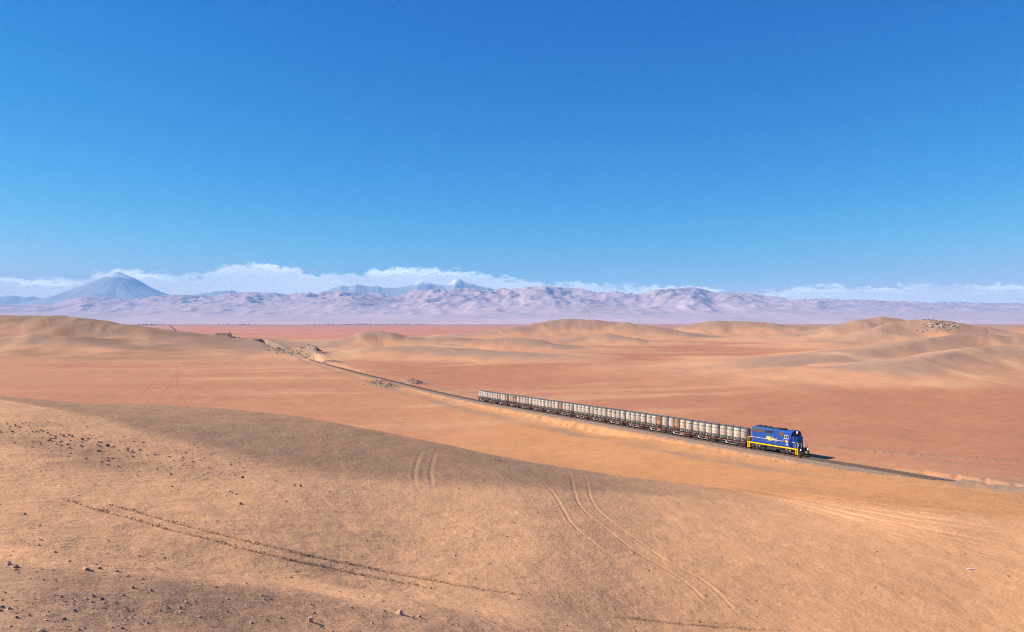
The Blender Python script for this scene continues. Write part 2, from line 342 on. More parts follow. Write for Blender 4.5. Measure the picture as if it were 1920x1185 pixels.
FAR_RUTS = [
 [(0, 682), (167, 679), (333, 677), (500, 670)], [(0, 685), (167, 682), (333, 680), (420, 676)], [(0, 658), (133, 650), (253, 642)], [(50, 700), (110, 690), (200, 675), (300, 657)],
 [(0, 722), (83, 708), (133, 683), (200, 677)], [(290, 760), (320, 723), (337, 690), (330, 675)], [(303, 762), (353, 733), (393, 720), (500, 720), (600, 717)], [(310, 763), (360, 735), (393, 722)],
 [(430, 660), (447, 670), (477, 690), (480, 703)], [(250, 755), (287, 723), (300, 700)], [(470, 655), (478, 660), (466, 668), (440, 672), (420, 684), (400, 700)],
 [(455, 664), (448, 672), (430, 680), (370, 700), (365, 715)], [(345, 655), (352, 645), (380, 640), (395, 646)], [(332, 690), (340, 700), (330, 720), (345, 745), (355, 765)],
 [(556, 750), (580, 757), (596, 747), (606, 744)], [(556, 752), (590, 744), (600, 745)], [(520, 740), (545, 755), (560, 772)], [(745, 771), (750, 785)], [(755, 771), (760, 785)],
 [(820, 770), (850, 785), (900, 795)], [(840, 778), (880, 782), (930, 795)], [(600, 700), (700, 735), (780, 760), (860, 780)], [(560, 700), (640, 730), (700, 760)],
 [(960, 690), (1040, 720), (1100, 712), (1200, 705)], [(1340, 755), (1420, 752), (1520, 765)], [(990, 735), (1060, 725), (1110, 722)], [(640, 690), (760, 706), (900, 728)],
]
def rut_xy(pts):
    dense = []
    for (a, b), (c, d) in zip(pts[:-1], pts[1:]):
        for k in range(3): dense.append((a + (c - a) * k / 3, b + (d - b) * k / 3))
    dense.append(pts[-1])
    # round the corners
    for _ in range(2): dense = [dense[0]] + [((p[0] + 2 * q[0] + r_[0]) / 4, (p[1] + 2 * q[1] + r_[1]) / 4) for p, q, r_ in zip(dense[:-2], dense[1:-1], dense[2:])] + [dense[-1]]
    xy = [ground_hit(px, py) for px, py in dense]
    return xy

# ------------------------------------------------------------------ mesh helpers
def lin(r, g, b): return tuple((c / 255 / 12.92) if c / 255 <= .04045 else ((c / 255 + .055) / 1.055) ** 2.4 for c in (r, g, b))
def mesh_from_np(name, V, Fq, smooth=True, color=None):
    me = bpy.data.meshes.new(name)
    V = np.ascontiguousarray(V, dtype=np.float32); Fq = np.ascontiguousarray(Fq, dtype=np.int32); k = Fq.shape[1]
    me.vertices.add(len(V)); me.vertices.foreach_set('co', V.ravel())
    me.loops.add(Fq.size); me.loops.foreach_set('vertex_index', Fq.ravel())
    me.polygons.add(len(Fq)); me.polygons.foreach_set('loop_start', np.arange(0, Fq.size, k, dtype=np.int32))
    me.polygons.foreach_set('use_smooth', np.full(len(Fq), smooth, dtype=bool))
    me.update(calc_edges=True)
    if color is not None:
        at_ = me.color_attributes.new('albedo', 'FLOAT_COLOR', 'POINT')
        at_.data.foreach_set('color', np.ascontiguousarray(np.c_[color, np.ones(len(color))], dtype=np.float32).ravel())
    return me
def grid_faces(nr, nc, wrap=False):
    r = np.arange(nr - 1)[:, None]; c = np.arange(nc if wrap else nc - 1)[None, :]; c2 = (c + 1) % nc
    return np.stack([r * nc + c, r * nc + c2, (r + 1) * nc + c2, (r + 1) * nc + c], -1).reshape(-1, 4)
def link(name, me, mat=None, parent=None, kind=None, label=None, cat=None, group=None):
    o = bpy.data.objects.new(name, me); COL.objects.link(o)
    if mat is not None and me is not None:
        if len(me.materials) == 0: me.materials.append(mat)
    if parent is not None: o.parent = parent
    tag(o, label, cat, group, kind)
    return o
def tag(o, label=None, cat=None, group=None, kind=None):
    if kind: o['kind'] = kind
    if label: o['label'] = label
    if cat: o['category'] = cat
    if group: o['group'] = group
    return o

# ------------------------------------------------------------------ materials
def new_mat(name):
    m = bpy.data.materials.new(name); m.use_nodes = True
    nt = m.node_tree; b = nt.nodes['Principled BSDF']
    return m, nt, b
def paint(name, col, rough=0.55, metal=0.0, var=0.18, scale=3.0, dirt=None, dirt_amt=0.35, spec=0.4, stretch=(1, 1, 1), vary=0.0):
    m, nt, b = new_mat(name); N = nt.nodes; L = nt.links
    tc = N.new('ShaderNodeTexCoord'); mp = N.new('ShaderNodeMapping'); mp.inputs['Scale'].default_value = stretch; L.new(tc.outputs['Object'], mp.inputs[0])
    oi = N.new('ShaderNodeObjectInfo'); add = N.new('ShaderNodeVectorMath'); add.operation = 'ADD'
    sc = N.new('ShaderNodeVectorMath'); sc.operation = 'SCALE'; sc.inputs[0].default_value = (37.0, 21.0, 11.0); L.new(oi.outputs['Random'], sc.inputs['Scale'])
    L.new(mp.outputs[0], add.inputs[0]); L.new(sc.outputs[0], add.inputs[1])
    nz = N.new('ShaderNodeTexNoise'); nz.inputs['Scale'].default_value = scale; nz.inputs['Detail'].default_value = 6; nz.inputs['Roughness'].default_value = .65
    L.new(add.outputs[0], nz.inputs['Vector'])
    r1 = N.new('ShaderNodeValToRGB'); e = r1.color_ramp.elements
    e[0].position = .3; e[1].position = .7
    e[0].color = (*[c * (1 - var) for c in col], 1); e[1].color = (*[min(1, c * (1 + var)) for c in col], 1)
    L.new(nz.outputs[0], r1.inputs[0]); out = r1.outputs[0]
    if dirt is not None:
        n2 = N.new('ShaderNodeTexNoise'); n2.inputs['Scale'].default_value = scale * .55; n2.inputs['Detail'].default_value = 8; n2.inputs['Roughness'].default_value = .7
        L.new(add.outputs[0], n2.inputs['Vector'])
        r2 = N.new('ShaderNodeMapRange'); r2.inputs[1].default_value = .5; r2.inputs[2].default_value = .68; r2.inputs[4].default_value = dirt_amt; L.new(n2.outputs[0], r2.inputs[0])
        mx = N.new('ShaderNodeMix'); mx.data_type = 'RGBA'; L.new(r2.outputs[0], mx.inputs[0]); L.new(out, mx.inputs[6]); mx.inputs[7].default_value = (*dirt, 1)
        out = mx.outputs[2]
    if vary > 0:
        mr = N.new('ShaderNodeMapRange'); mr.inputs[3].default_value = 1 - vary; mr.inputs[4].default_value = 1 + vary * .45; L.new(oi.outputs['Random'], mr.inputs[0])
        vm = N.new('ShaderNodeVectorMath'); vm.operation = 'SCALE'; L.new(out, vm.inputs[0]); L.new(mr.outputs[0], vm.inputs['Scale']); out = vm.outputs[0]
    L.new(out, b.inputs['Base Color'])
    b.inputs['Roughness'].default_value = rough; b.inputs['Metallic'].default_value = metal; b.inputs['Specular IOR Level'].default_value = spec
    return m
def ground_mat(name, speck=1.0, bump=1.0):
    m, nt, b = new_mat(name); N = nt.nodes; L = nt.links
    at_ = N.new('ShaderNodeAttribute'); at_.attribute_name = 'albedo'
    geo = N.new('ShaderNodeNewGeometry')
    def noise(s, det=4, rough=.6):
        n = N.new('ShaderNodeTexNoise'); n.inputs['Scale'].default_value = s; n.inputs['Detail'].default_value = det; n.inputs['Roughness'].default_value = rough
        L.new(geo.outputs['Position'], n.inputs['Vector']); return n.outputs[0]
    def mrange(x, a, bb, c, d):
        n = N.new('ShaderNodeMapRange'); n.inputs[1].default_value = a; n.inputs[2].default_value = bb; n.inputs[3].default_value = c; n.inputs[4].default_value = d; L.new(x, n.inputs[0]); return n.outputs[0]
    def mul(a, bb):
        n = N.new('ShaderNodeMath'); n.operation = 'MULTIPLY'; L.new(a, n.inputs[0]); L.new(bb, n.inputs[1]); return n.outputs[0]
    fine = noise(2.6, 6, .78); coarse = noise(.35, 5, .7); broad = noise(.06, 5, .72)
    # pebbles: little dark and pale grains lying in the sand
    vo = N.new('ShaderNodeTexVoronoi'); vo.inputs['Scale'].default_value = 3.2; L.new(geo.outputs['Position'], vo.inputs['Vector'])
    sepc = N.new('ShaderNodeSeparateColor'); L.new(vo.outputs['Color'], sepc.inputs[0])
    dot = mrange(vo.outputs['Distance'], .18, .30, 1, 0); pick = mrange(sepc.outputs[0], .74, .76, 0, 1)
    tone = mrange(sepc.outputs[1], 0, 1, .38, 1.30)
    amt = mul(mul(dot, pick), at_.outputs['Alpha'])
    f = mul(mul(mrange(fine, .3, .7, .85, 1.15), mrange(coarse, .3, .7, .92, 1.08)), mrange(broad, .3, .7, .95, 1.05))
    mxs = N.new('ShaderNodeMix'); mxs.data_type = 'FLOAT'; L.new(amt, mxs.inputs[0]); L.new(f, mxs.inputs[2]); L.new(tone, mxs.inputs[3])
    vm = N.new('ShaderNodeVectorMath'); vm.operation = 'SCALE'; L.new(at_.outputs['Color'], vm.inputs[0]); L.new(mxs.outputs[0], vm.inputs['Scale'])
    L.new(vm.outputs[0], b.inputs['Base Color'])
    bp = N.new('ShaderNodeBump'); bp.inputs['Strength'].default_value = .5 * bump; bp.inputs['Distance'].default_value = .10
    hsum = N.new('ShaderNodeMath'); hsum.operation = 'ADD'; L.new(fine, hsum.inputs[0]); L.new(noise(1.3, 4, .6), hsum.inputs[1])
    L.new(hsum.outputs[0], bp.inputs['Height'])
    b2 = N.new('ShaderNodeBump'); b2.inputs['Strength'].default_value = .28; b2.inputs['Distance'].default_value = .7; L.new(coarse, b2.inputs['Height']); L.new(bp.outputs[0], b2.inputs['Normal'])
    L.new(b2.outputs[0], b.inputs['Normal'])
    b.inputs['Roughness'].default_value = 1.0; b.inputs['Specular IOR Level'].default_value = 0.1
    return m
M = {}
M['ground'] = ground_mat('desert_ground')
def rock_mat(name, c1, c2, scale=2.0, bump=.5, dist=.05):
    m, nt, b = new_mat(name); N = nt.nodes; L = nt.links
    geo = N.new('ShaderNodeNewGeometry'); n = N.new('ShaderNodeTexNoise'); n.inputs['Scale'].default_value = scale; n.inputs['Detail'].default_value = 8; n.inputs['Roughness'].default_value = .65
    L.new(geo.outputs['Position'], n.inputs['Vector'])
    r = N.new('ShaderNodeValToRGB'); e = r.color_ramp.elements; e[0].position = .35; e[1].position = .65; e[0].color = (*c1, 1); e[1].color = (*c2, 1)
    L.new(n.outputs[0], r.inputs[0]); L.new(r.outputs[0], b.inputs['Base Color'])
    bp = N.new('ShaderNodeBump'); bp.inputs['Strength'].default_value = bump; bp.inputs['Distance'].default_value = dist; L.new(n.outputs[0], bp.inputs['Height']); L.new(bp.outputs[0], b.inputs['Normal'])
    b.inputs['Roughness'].default_value = .95; b.inputs['Specular IOR Level'].default_value = .15
    return m
M['rock_dark'] = rock_mat('dark_rock', (.19, .125, .095), (.32, .22, .165), 3.0)
M['rock_tan'] = rock_mat('tan_rock', (.36, .225, .15), (.52, .35, .245), 3.0)
M['rock_pale'] = rock_mat('pale_rock', (.48, .38, .31), (.66, .56, .48), 2.0)
M['rock_grey'] = rock_mat('grey_rock', (.16, .125, .10), (.38, .30, .24), .35)

# ------------------------------------------------------------------ ground
def rows():
    d = [0.6]
    while d[-1] < 15000:
        x = d[-1]
        if x < 15: s = .8
        elif x < 120: s = max(.13, x * .0030)
        elif x < 420: s = x * .0046
        elif x < 2600: s = x * .0085
        else: s = x * .035
        d.append(x + s)
    return np.array(d)
RD = rows()
pxc = np.arange(-130, 2051, 2.5); th_in = np.arctan((pxc - CX) / F_PX)
out_l = -np.concatenate([np.linspace(math.pi, 1.2, 26, endpoint=False), np.linspace(1.2, -th_in[0], 24, endpoint=False)])
out_r = -out_l[::-1][:-1]
out_r = np.concatenate([np.linspace(th_in[-1], 1.2, 25)[1:], np.linspace(1.2, math.pi, 27)[1:-1]])
TH = np.concatenate([out_l, th_in, out_r])
nr, nc = len(RD), len(TH)
# rings keep equal depth inside the view and become round outside it
rad = RD[:, None] / np.cos(np.clip(TH, -TH_MAX, TH_MAX))[None, :]
GX = rad * np.sin(TH)[None, :]; GY = rad * np.cos(TH)[None, :]
gx, gy = GX.ravel(), GY.ravel()
gz, ghz, gspoil, gt, gs = land_z(gx, gy, True)
crr_all = CREST_RATIO['v']
I0 = len(out_l)                                    # first column of the evenly spaced part
def profile(px):
    u = np.clip((px - pxc[0]) / 2.5, 0, len(pxc) - 1.001); i = int(u); f = u - i
    Zg = gz.reshape(nr, nc)
    return Zg[:, I0 + i] * (1 - f) + Zg[:, I0 + i + 1] * f
def ground_hit(px, py, dmin=14.0):
    P = profile(px); k0 = np.searchsorted(RD, dmin); ray = (HOR - py) / F_PX * RD
    h = np.nonzero(P[k0:] >= ray[k0:])[0]
    if len(h) == 0: d = 12500.0
    else:
        i = max(k0 + h[0], 1); e0 = ray[i - 1] - P[i - 1]; e1 = P[i] - ray[i]
        d = RD[i - 1] + (RD[i] - RD[i - 1]) * np.clip(e0 / max(e0 + e1, 1e-9), 0, 1)
    return (px - CX) / F_PX * d, float(d)
def gz_at(x, y):
    P = profile(CX + F_PX * x / y)
    return float(np.interp(y, RD, P))
gpx, gd = col_of(gx, gy)

# colour of the sand, gravel and dust
def C(*c): return np.array(c)
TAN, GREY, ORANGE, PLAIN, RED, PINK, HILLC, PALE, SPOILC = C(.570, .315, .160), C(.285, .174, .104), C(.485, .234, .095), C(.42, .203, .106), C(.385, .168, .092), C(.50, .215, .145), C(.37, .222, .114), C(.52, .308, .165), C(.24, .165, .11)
def mixc(col, c, w): return col * (1 - w[:, None]) + c[None, :] * w[:, None]
crest_d = np.interp(gpx, [-300, 0, 250, 500, 750, 1000, 1250, 1500, 1750, 2300], [88, 85, 95, 98, 96, 99, 101, 98, 90, 84])
_sx = np.arange(-120, 2041, 20.0)
_sd = np.array([ground_hit(p, np.interp(p, [-120, 0, 100, 180, 250, 330, 400, 480, 560, 650, 750, 900, 1100, 1250, 1400, 1500, 2040], [744, 750, 768, 786, 812, 834, 855, 880, 895, 905, 914, 926, 926, 932, 944, 955, 960]))[1] for p in _sx])
swale_d = np.interp(gpx, _sx, _sd)
_nd = np.array([ground_hit(p, np.interp(p, [-120, 0, 120, 250, 480, 640, 750, 960, 1200], [1015, 1032, 1052, 1070, 1098, 1122, 1136, 1156, 1190]))[1] for p in _sx])
nearcrest = np.interp(gpx, _sx, _nd)
n_a = fbm(gx / 9, gy / 9, 4, 301); n_b = fbm(gx / 30, gy / 30, 4, 305); n_s = fbm(gx / 160, gy / 28, 4, 309); n_f = fbm(gx / 1.7, gy / 1.7, 3, 313)
col = np.tile(PLAIN, (len(gx), 1))
tside = gs                                         # > 0 on the near side of the railway
# near side: orange sand grows towards the right; far side: red desert floor
col = mixc(col, ORANGE, np.clip(sstep(500, 1350, gpx) * sstep(-6, 6, tside) * (.9 + .25 * n_b), 0, 1))
col = mixc(col, RED, np.clip(sstep(-1, -26, tside) * (.85 + .18 * n_s), 0, 1) * sstep(250, 520, gpx + 200 * sstep(500, 300, gd)))
col = mixc(col, RED, np.clip(n_s * (.9 + .5 * sstep(800, 500, gpx)) - .2, 0, .7) * sstep(150, 300, gd))
col = mixc(col, PALE, np.clip(-n_s * 1.1 - .35, 0, .45) * sstep(150, 300, gd))
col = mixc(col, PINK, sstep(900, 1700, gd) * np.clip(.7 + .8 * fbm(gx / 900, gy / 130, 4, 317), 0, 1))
hillmask = sstep(.3, 2.6, ghz)
crr = crr_all
hc = np.tile(C(.50, .262, .142), (len(gx), 1)) * (1 + .08 * n_b[:, None])
stonytop = np.clip(sstep(.40, .86, crr + .22 * fbm(gx / 45, gy / 70, 4, 323)), 0, 1)
hc = mixc(hc, C(.325, .208, .142), stonytop * .9)
streak = np.clip(2.6 * (ridged((gx + .35 * gy) / 70, gy / 190, 3, 23, .5) - .60), 0, .7)  # pale sand on the spurs, with sunlit crest lines put into the colour
hc = mixc(hc, C(.54, .325, .17), streak)
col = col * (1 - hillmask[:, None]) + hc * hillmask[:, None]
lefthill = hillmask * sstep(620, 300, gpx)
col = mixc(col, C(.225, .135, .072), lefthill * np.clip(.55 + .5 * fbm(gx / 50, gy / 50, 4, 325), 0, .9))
# the photographer's hill
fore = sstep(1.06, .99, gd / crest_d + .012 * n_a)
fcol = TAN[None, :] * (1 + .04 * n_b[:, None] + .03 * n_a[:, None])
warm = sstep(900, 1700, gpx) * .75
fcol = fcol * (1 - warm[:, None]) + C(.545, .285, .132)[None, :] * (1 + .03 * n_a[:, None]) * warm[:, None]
slope = sstep(-.08, .24, (gd - swale_d) / np.maximum(crest_d - swale_d, 4) + .07 * n_b + .04 * n_a) * sstep(1550, 950, gpx)  # grey gravel; the shade of this face is put into its colour too
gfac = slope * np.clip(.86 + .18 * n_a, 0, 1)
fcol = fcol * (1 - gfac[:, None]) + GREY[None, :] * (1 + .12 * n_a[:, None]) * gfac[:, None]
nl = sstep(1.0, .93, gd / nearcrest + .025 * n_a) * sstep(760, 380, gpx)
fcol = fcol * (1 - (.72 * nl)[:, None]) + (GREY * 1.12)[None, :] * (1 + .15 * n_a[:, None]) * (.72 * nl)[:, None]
# wind-blown smooth sand in the dips
dip = np.exp(-((gd - swale_d + 3) / 3.5) ** 2) * sstep(1300, 1000, gpx) + np.exp(-((gd - nearcrest * 1.12) / (nearcrest * .06)) ** 2) * sstep(1150, 900, gpx)
dip = np.clip(dip * (.75 + .3 * n_a), 0, .8)
fcol = fcol * (1 - dip[:, None]) + C(.52, .295, .155)[None, :] * dip[:, None]
# a stony streak on the left shoulder
strk = np.exp(-((gd - np.interp(gpx, [-300, 0, 250, 480], [64, 60, 60, 62])) / 3.0) ** 2) * sstep(520, 250, gpx)
fcol = fcol * (1 - (.5 * strk)[:, None]) + GREY[None, :] * (.5 * strk)[:, None]
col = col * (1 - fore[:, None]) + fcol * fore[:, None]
col = mixc(col, SPOILC, gspoil * np.clip(.75 + .5 * n_a, 0, 1) * np.where((gd < 200) & (gs < 0), .45, 1))
# railway formation: grey ash on the shoulders, pale dug sand on the bank
inb = (gt > -60) & (gt < 800)
ab = np.abs(gs)
col = mixc(col, C(.25, .175, .125), np.where(inb, sstep(3.8, 2.6, ab + .5 * n_f), 0) * .85)
bank = np.where(inb & (gs > 0), sstep(3.2, 4.2, ab) * sstep(9.5, 7.0, ab), 0) * sstep(-15, 10, gt) * sstep(480, 380, gt)
col = mixc(col, C(.50, .268, .125), bank * .5)
dirty = np.where(inb & (gs > 0), np.exp(-((ab - 11.5) / 2.5) ** 2), 0) * np.clip(.7 + .9 * fbm(gt / 25, gs / 5, 3, 331), 0, 1) * sstep(-25, 0, gt)
col = mixc(col, SPOILC * 1.1, np.clip(dirty * .75, 0, 1))
fardirty = np.where(inb & (gs < 0), np.exp(-((ab - 14) / 5) ** 2), 0) * np.clip(.15 + .9 * fbm(gt / 18, gs / 4, 3, 333), 0, 1)
col = mixc(col, SPOILC * 1.15, np.clip(fardirty * .7, 0, 1))
col = mixc(col, SPOILC * 1.05, np.where((gt > 560) & (gt < 860), sstep(16, 9, ab), 0) * .9)
cutend = sstep(-20, -50, gt) * np.exp(-(gs / 9) ** 2) * (gt > -110)
col = mixc(col, SPOILC * 1.15, np.clip(cutend, 0, .85))
# soft ripples of drifted sand in the dip on the right
rip = np.exp(-((gd - 71) / 6) ** 2) * sstep(840, 900, gpx) * sstep(1300, 1120, gpx)
gz = gz + rip * .05 * np.sin((gy * .95 + gx * .32 + 1.3 * n_a) * 2 * math.pi / 2.3) * np.clip(.5 + n_b, 0, 1)
# wheel ruts
def press(pts, hw, depth, tone, ragged=False):
    global gz, col
    XY = rut_xy(pts); xs = [p[0] for p in XY]; ys = [p[1] for p in XY]; pad = hw * 5 + 1
    m = np.nonzero((gx > min(xs) - pad) & (gx < max(xs) + pad) & (gy > min(ys) - pad) & (gy < max(ys) + pad))[0]
    if len(m) == 0: return XY
    d, pos, s = polydist(XY, gx[m], gy[m])
    near_ = d < hw * 4; k = m[near_]; pos = pos[near_]; d = d[near_] / hw; n_ = len(XY) - 1
    fade = sstep(0, min(5, n_ * .35), pos) * sstep(0, min(5, n_ * .35), n_ - pos) * np.clip(.95 + .4 * fbm(gx[k] / 6, gy[k] / 6, 2, 811), .6, 1)
    jit = .75 + .5 * hash01(np.floor(gx[k] * 3), np.floor(gy[k] * 3), 77) if ragged else 1.0
    gz[k] += 1.1 * fade * depth * jit * (-1.0 * np.exp(-(d / .9) ** 2) + .45 * np.exp(-((d - 1.9) / .7) ** 2))
    w = fade * np.exp(-(d / 1.3) ** 2) * (jit if ragged else .8)
    col[k] *= (1 + (tone - 1) * w)[:, None]
    return XY
RUT_XY = [press(p, hw, dp, tn, tn < .9) for p, hw, dp, tn in RUTS]
for p in FAR_RUTS:
    dd = ground_hit(*p[len(p) // 2])[1]
    press(p, max(.28, dd * .0011), .09, .85)  # darker tone paints in the shade lying in the ruts
stony = np.clip(fore * (.45 + .55 * np.maximum(gfac, nl)) * (1 - .8 * dip) + .12, 0, 1)
V = np.c_[gx, gy, gz]
faces = grid_faces(nr, nc, wrap=True)
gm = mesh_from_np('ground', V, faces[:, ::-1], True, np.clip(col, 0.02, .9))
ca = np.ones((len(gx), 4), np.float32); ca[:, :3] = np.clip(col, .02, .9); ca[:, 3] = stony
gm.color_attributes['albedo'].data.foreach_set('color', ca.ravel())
ground = link('ground', gm, M['ground'], kind='structure')

# ------------------------------------------------------------------ far mountains
def lerp_tab(px, T): return np.interp(px, [p[0] for p in T], [p[1] for p in T])
mpx = np.arange(-760, 2701, 4.0); mth = np.tan(np.arctan((mpx - CX) / F_PX))
md = np.concatenate([np.linspace(11800, 15000, 18, endpoint=False), np.linspace(15000, 24500, 205)])
MX = mth[None, :] * md[:, None]; MY = np.repeat(md[:, None], len(mpx), 1)
PXm = np.repeat(mpx[None, :], len(md), 0)
CREST = [(-760, 566), (-200, 566), (0, 569), (100, 564), (150, 556), (250, 555), (320, 551), (400, 549), (460, 546), (520, 546), (590, 545), (640, 543), (740, 546), (800, 541), (860, 539), (940, 538), (1005, 535), (1050, 537), (1130, 541),
         (1200, 543), (1240, 540), (1300, 538), (1345, 544), (1385, 545), (1420, 549), (1480, 555), (1560, 558), (1700, 562), (1920, 566), (2700, 566)]
tgt = (HOR - 2.5 - lerp_tab(mpx, CREST)) / F_PX
front = lerp_tab(PXm, [(-760, 16300), (200, 16000), (1200, 15900), (1500, 17000), (1900, 18300), (2700, 18600)])
fan = np.interp(MY, [11800, 12300, 14000, 15800, 17500, 24500], [-136, -119, -55, 40, 120, 200])
wxm = MX + 160 * fbm(MX / 900, MY / 900, 3, 401); wym = MY + 160 * fbm(MX / 900, MY / 900, 3, 405)
def billow(x, y, amps, seed):
    r_ = 0
    for o, a_ in enumerate(amps):
        ca, sa = math.cos(.9 * o), math.sin(.9 * o)
        r_ = r_ + a_ * (1 - 1.6 * np.abs(vnoise((x * ca - y * sa) * 2 ** o + 7.7 * o, (x * sa + y * ca) * 2 ** o - 3.1 * o, seed + o)))
    return r_ / sum(amps)
R1 = np.clip(billow(wxm / 1700, wym / 2000, (.9, 1.0, .8, .6, .4, .25), 411) * .9 + .1, 0, 1)
rampm = sstep(-300, 5600, MY - front + 700 * fbm(MX / 1500, MY / 1500, 3, 425)) * (1 - .5 * sstep(22500, 24500, MY))
raw = rampm * (.48 + .52 * R1)
foot = sstep(-900, 1200, MY - front) * 90 * ridged(MX / 620, MY / 620, 5, 431)
sc_ = (tgt * 21000) / 0.55
for _ in range(4):
    Zm = fan + foot + raw * sc_[None, :]
    top = (Zm / MY).max(0); k = np.hanning(93); k = k[1:-1] / k.sum()
    tops_ = np.convolve(np.pad(top, 45, mode='edge'), k, 'valid')
    sc_ = sc_ * np.clip((tgt - .007) / (tops_ - .007), .5, 2)
Zm = fan + foot + raw * sc_[None, :] - 230 * sstep(24000, 24500, MY)
ex_ = Zm / MY - tgt[None, :]
Zm = np.where(ex_ > 0, (tgt[None, :] + ex_ * .25) * MY, Zm)
hi_ = np.clip((Zm - fan) / 500, 0, 1)
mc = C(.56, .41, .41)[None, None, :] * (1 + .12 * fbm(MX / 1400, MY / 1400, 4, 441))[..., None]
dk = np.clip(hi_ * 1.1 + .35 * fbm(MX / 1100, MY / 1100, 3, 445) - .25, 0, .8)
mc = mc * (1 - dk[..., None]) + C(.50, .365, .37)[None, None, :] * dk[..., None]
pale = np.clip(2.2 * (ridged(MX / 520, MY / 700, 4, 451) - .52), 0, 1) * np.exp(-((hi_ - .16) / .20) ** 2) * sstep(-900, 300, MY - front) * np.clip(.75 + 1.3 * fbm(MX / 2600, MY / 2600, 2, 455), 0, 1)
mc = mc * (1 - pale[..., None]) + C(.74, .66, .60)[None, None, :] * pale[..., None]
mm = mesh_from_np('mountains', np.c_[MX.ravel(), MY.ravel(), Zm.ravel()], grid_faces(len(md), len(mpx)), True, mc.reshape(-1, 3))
def mountain_mat(name, c1, c2, c3, scale, snow=None):
    m, nt, b = new_mat(name); N = nt.nodes; L = nt.links
    geo = N.new('ShaderNodeNewGeometry'); n = N.new('ShaderNodeTexNoise'); n.inputs['Scale'].default_value = scale; n.inputs['Detail'].default_value = 9; n.inputs['Roughness'].default_value = .68
    L.new(geo.outputs['Position'], n.inputs['Vector'])
    r = N.new('ShaderNodeValToRGB'); e = r.color_ramp.elements; e[0].position = .36; e[0].color = (*c1, 1); e[1].position = .52; e[1].color = (*c2, 1)
    e3 = r.color_ramp.elements.new(.64); e3.color = (*c3, 1)
    L.new(n.outputs[0], r.inputs[0]); out = r.outputs[0]
    if snow:
        sp = N.new('ShaderNodeSeparateXYZ'); L.new(geo.outputs['Position'], sp.inputs[0])
        n2 = N.new('ShaderNodeTexNoise'); n2.inputs['Scale'].default_value = scale * 2.2; n2.inputs['Detail'].default_value = 5; L.new(geo.outputs['Position'], n2.inputs['Vector'])
        ml = N.new('ShaderNodeMath'); ml.operation = 'MULTIPLY_ADD'; L.new(n2.outputs[0], ml.inputs[0]); ml.inputs[1].default_value = snow[2]; L.new(sp.outputs[2], ml.inputs[2])
        mr = N.new('ShaderNodeMapRange'); mr.inputs[1].default_value = snow[0]; mr.inputs[2].default_value = snow[1]; L.new(ml.outputs[0], mr.inputs[0])
        mx = N.new('ShaderNodeMix'); mx.data_type = 'RGBA'; L.new(mr.outputs[0], mx.inputs[0]); L.new(out, mx.inputs[6]); mx.inputs[7].default_value = (.85, .86, .9, 1); out = mx.outputs[2]
    L.new(out, b.inputs['Base Color']); b.inputs['Roughness'].default_value = 1; b.inputs['Specular IOR Level'].default_value = 0
    bp = N.new('ShaderNodeBump'); bp.inputs['Strength'].default_value = .6; bp.inputs['Distance'].default_value = 60; L.new(n.outputs[0], bp.inputs['Height']); L.new(bp.outputs[0], b.inputs['Normal'])
    return m
mr_, nt, b = new_mat('bare_range'); a_ = nt.nodes.new('ShaderNodeAttribute'); a_.attribute_name = 'albedo'; nt.links.new(a_.outputs['Color'], b.inputs['Base Color']); b.inputs['Roughness'].default_value = 1; b.inputs['Specular IOR Level'].default_value = 0
ng = nt.nodes.new('ShaderNodeNewGeometry'); nn = nt.nodes.new('ShaderNodeTexNoise'); nn.noise_type = 'RIDGED_MULTIFRACTAL'; nn.normalize = True
nn.inputs['Scale'].default_value = .0022; nn.inputs['Detail'].default_value = 7; nn.inputs['Roughness'].default_value = .6
nt.links.new(ng.outputs['Position'], nn.inputs['Vector']); nb = nt.nodes.new('ShaderNodeBump'); nb.inputs['Strength'].default_value = .3; nb.inputs['Distance'].default_value = 130
nt.links.new(nn.outputs[0], nb.inputs['Height']); nt.links.new(nb.outputs[0], b.inputs['Normal'])
M['range'] = mr_
link('mountains', mm, M['range'], kind='structure')

# snow-tipped volcano
VD = 26500.0; vx, vy, vz = at(219, 510, VD); VK = VD / 34000.0
na, nrr = 240, 70
vr = np.concatenate([[0.0], np.geomspace(100, 3900, nrr - 1)]); va = np.linspace(0, 2 * math.pi, na, endpoint=False)
prof = vz - VK * np.interp(vr / VK, [0, 160, 270, 800, 1350, 1950, 2600, 3700, 5000], [35, 5, 60, 330, 670, 960, 1200, 1480, 1800])
VR, VA = np.meshgrid(vr, va, indexing='ij')
gul = ridged(VA * 5.2 + 3, VR / 2600, 4, 501) - .4
VZ = prof[:, None] - gul * 60 * sstep(400, 1700, VR) + 30 * fbm(VR * np.cos(VA) / 900, VR * np.sin(VA) / 900, 3, 505) * sstep(200, 900, VR)
VZ[0, :] = VZ[0, 0]
vm_ = mesh_from_np('volcano', np.c_[(vx + VR * np.cos(VA)).ravel(), (vy + VR * np.sin(VA)).ravel(), VZ.ravel()], grid_faces(nrr, na, True), True)
M['volcano'] = mountain_mat('volcano_haze_tint', (.38, .40, .45), (.42, .44, .48), (.46, .48, .52), .0012, (vz - 70, vz - 20, 380))  # dark rock painted pale and bluish to carry extra haze
link('volcano', vm_, M['volcano'], kind='structure', label='snow-tipped cone volcano rising behind the range', cat='volcano')

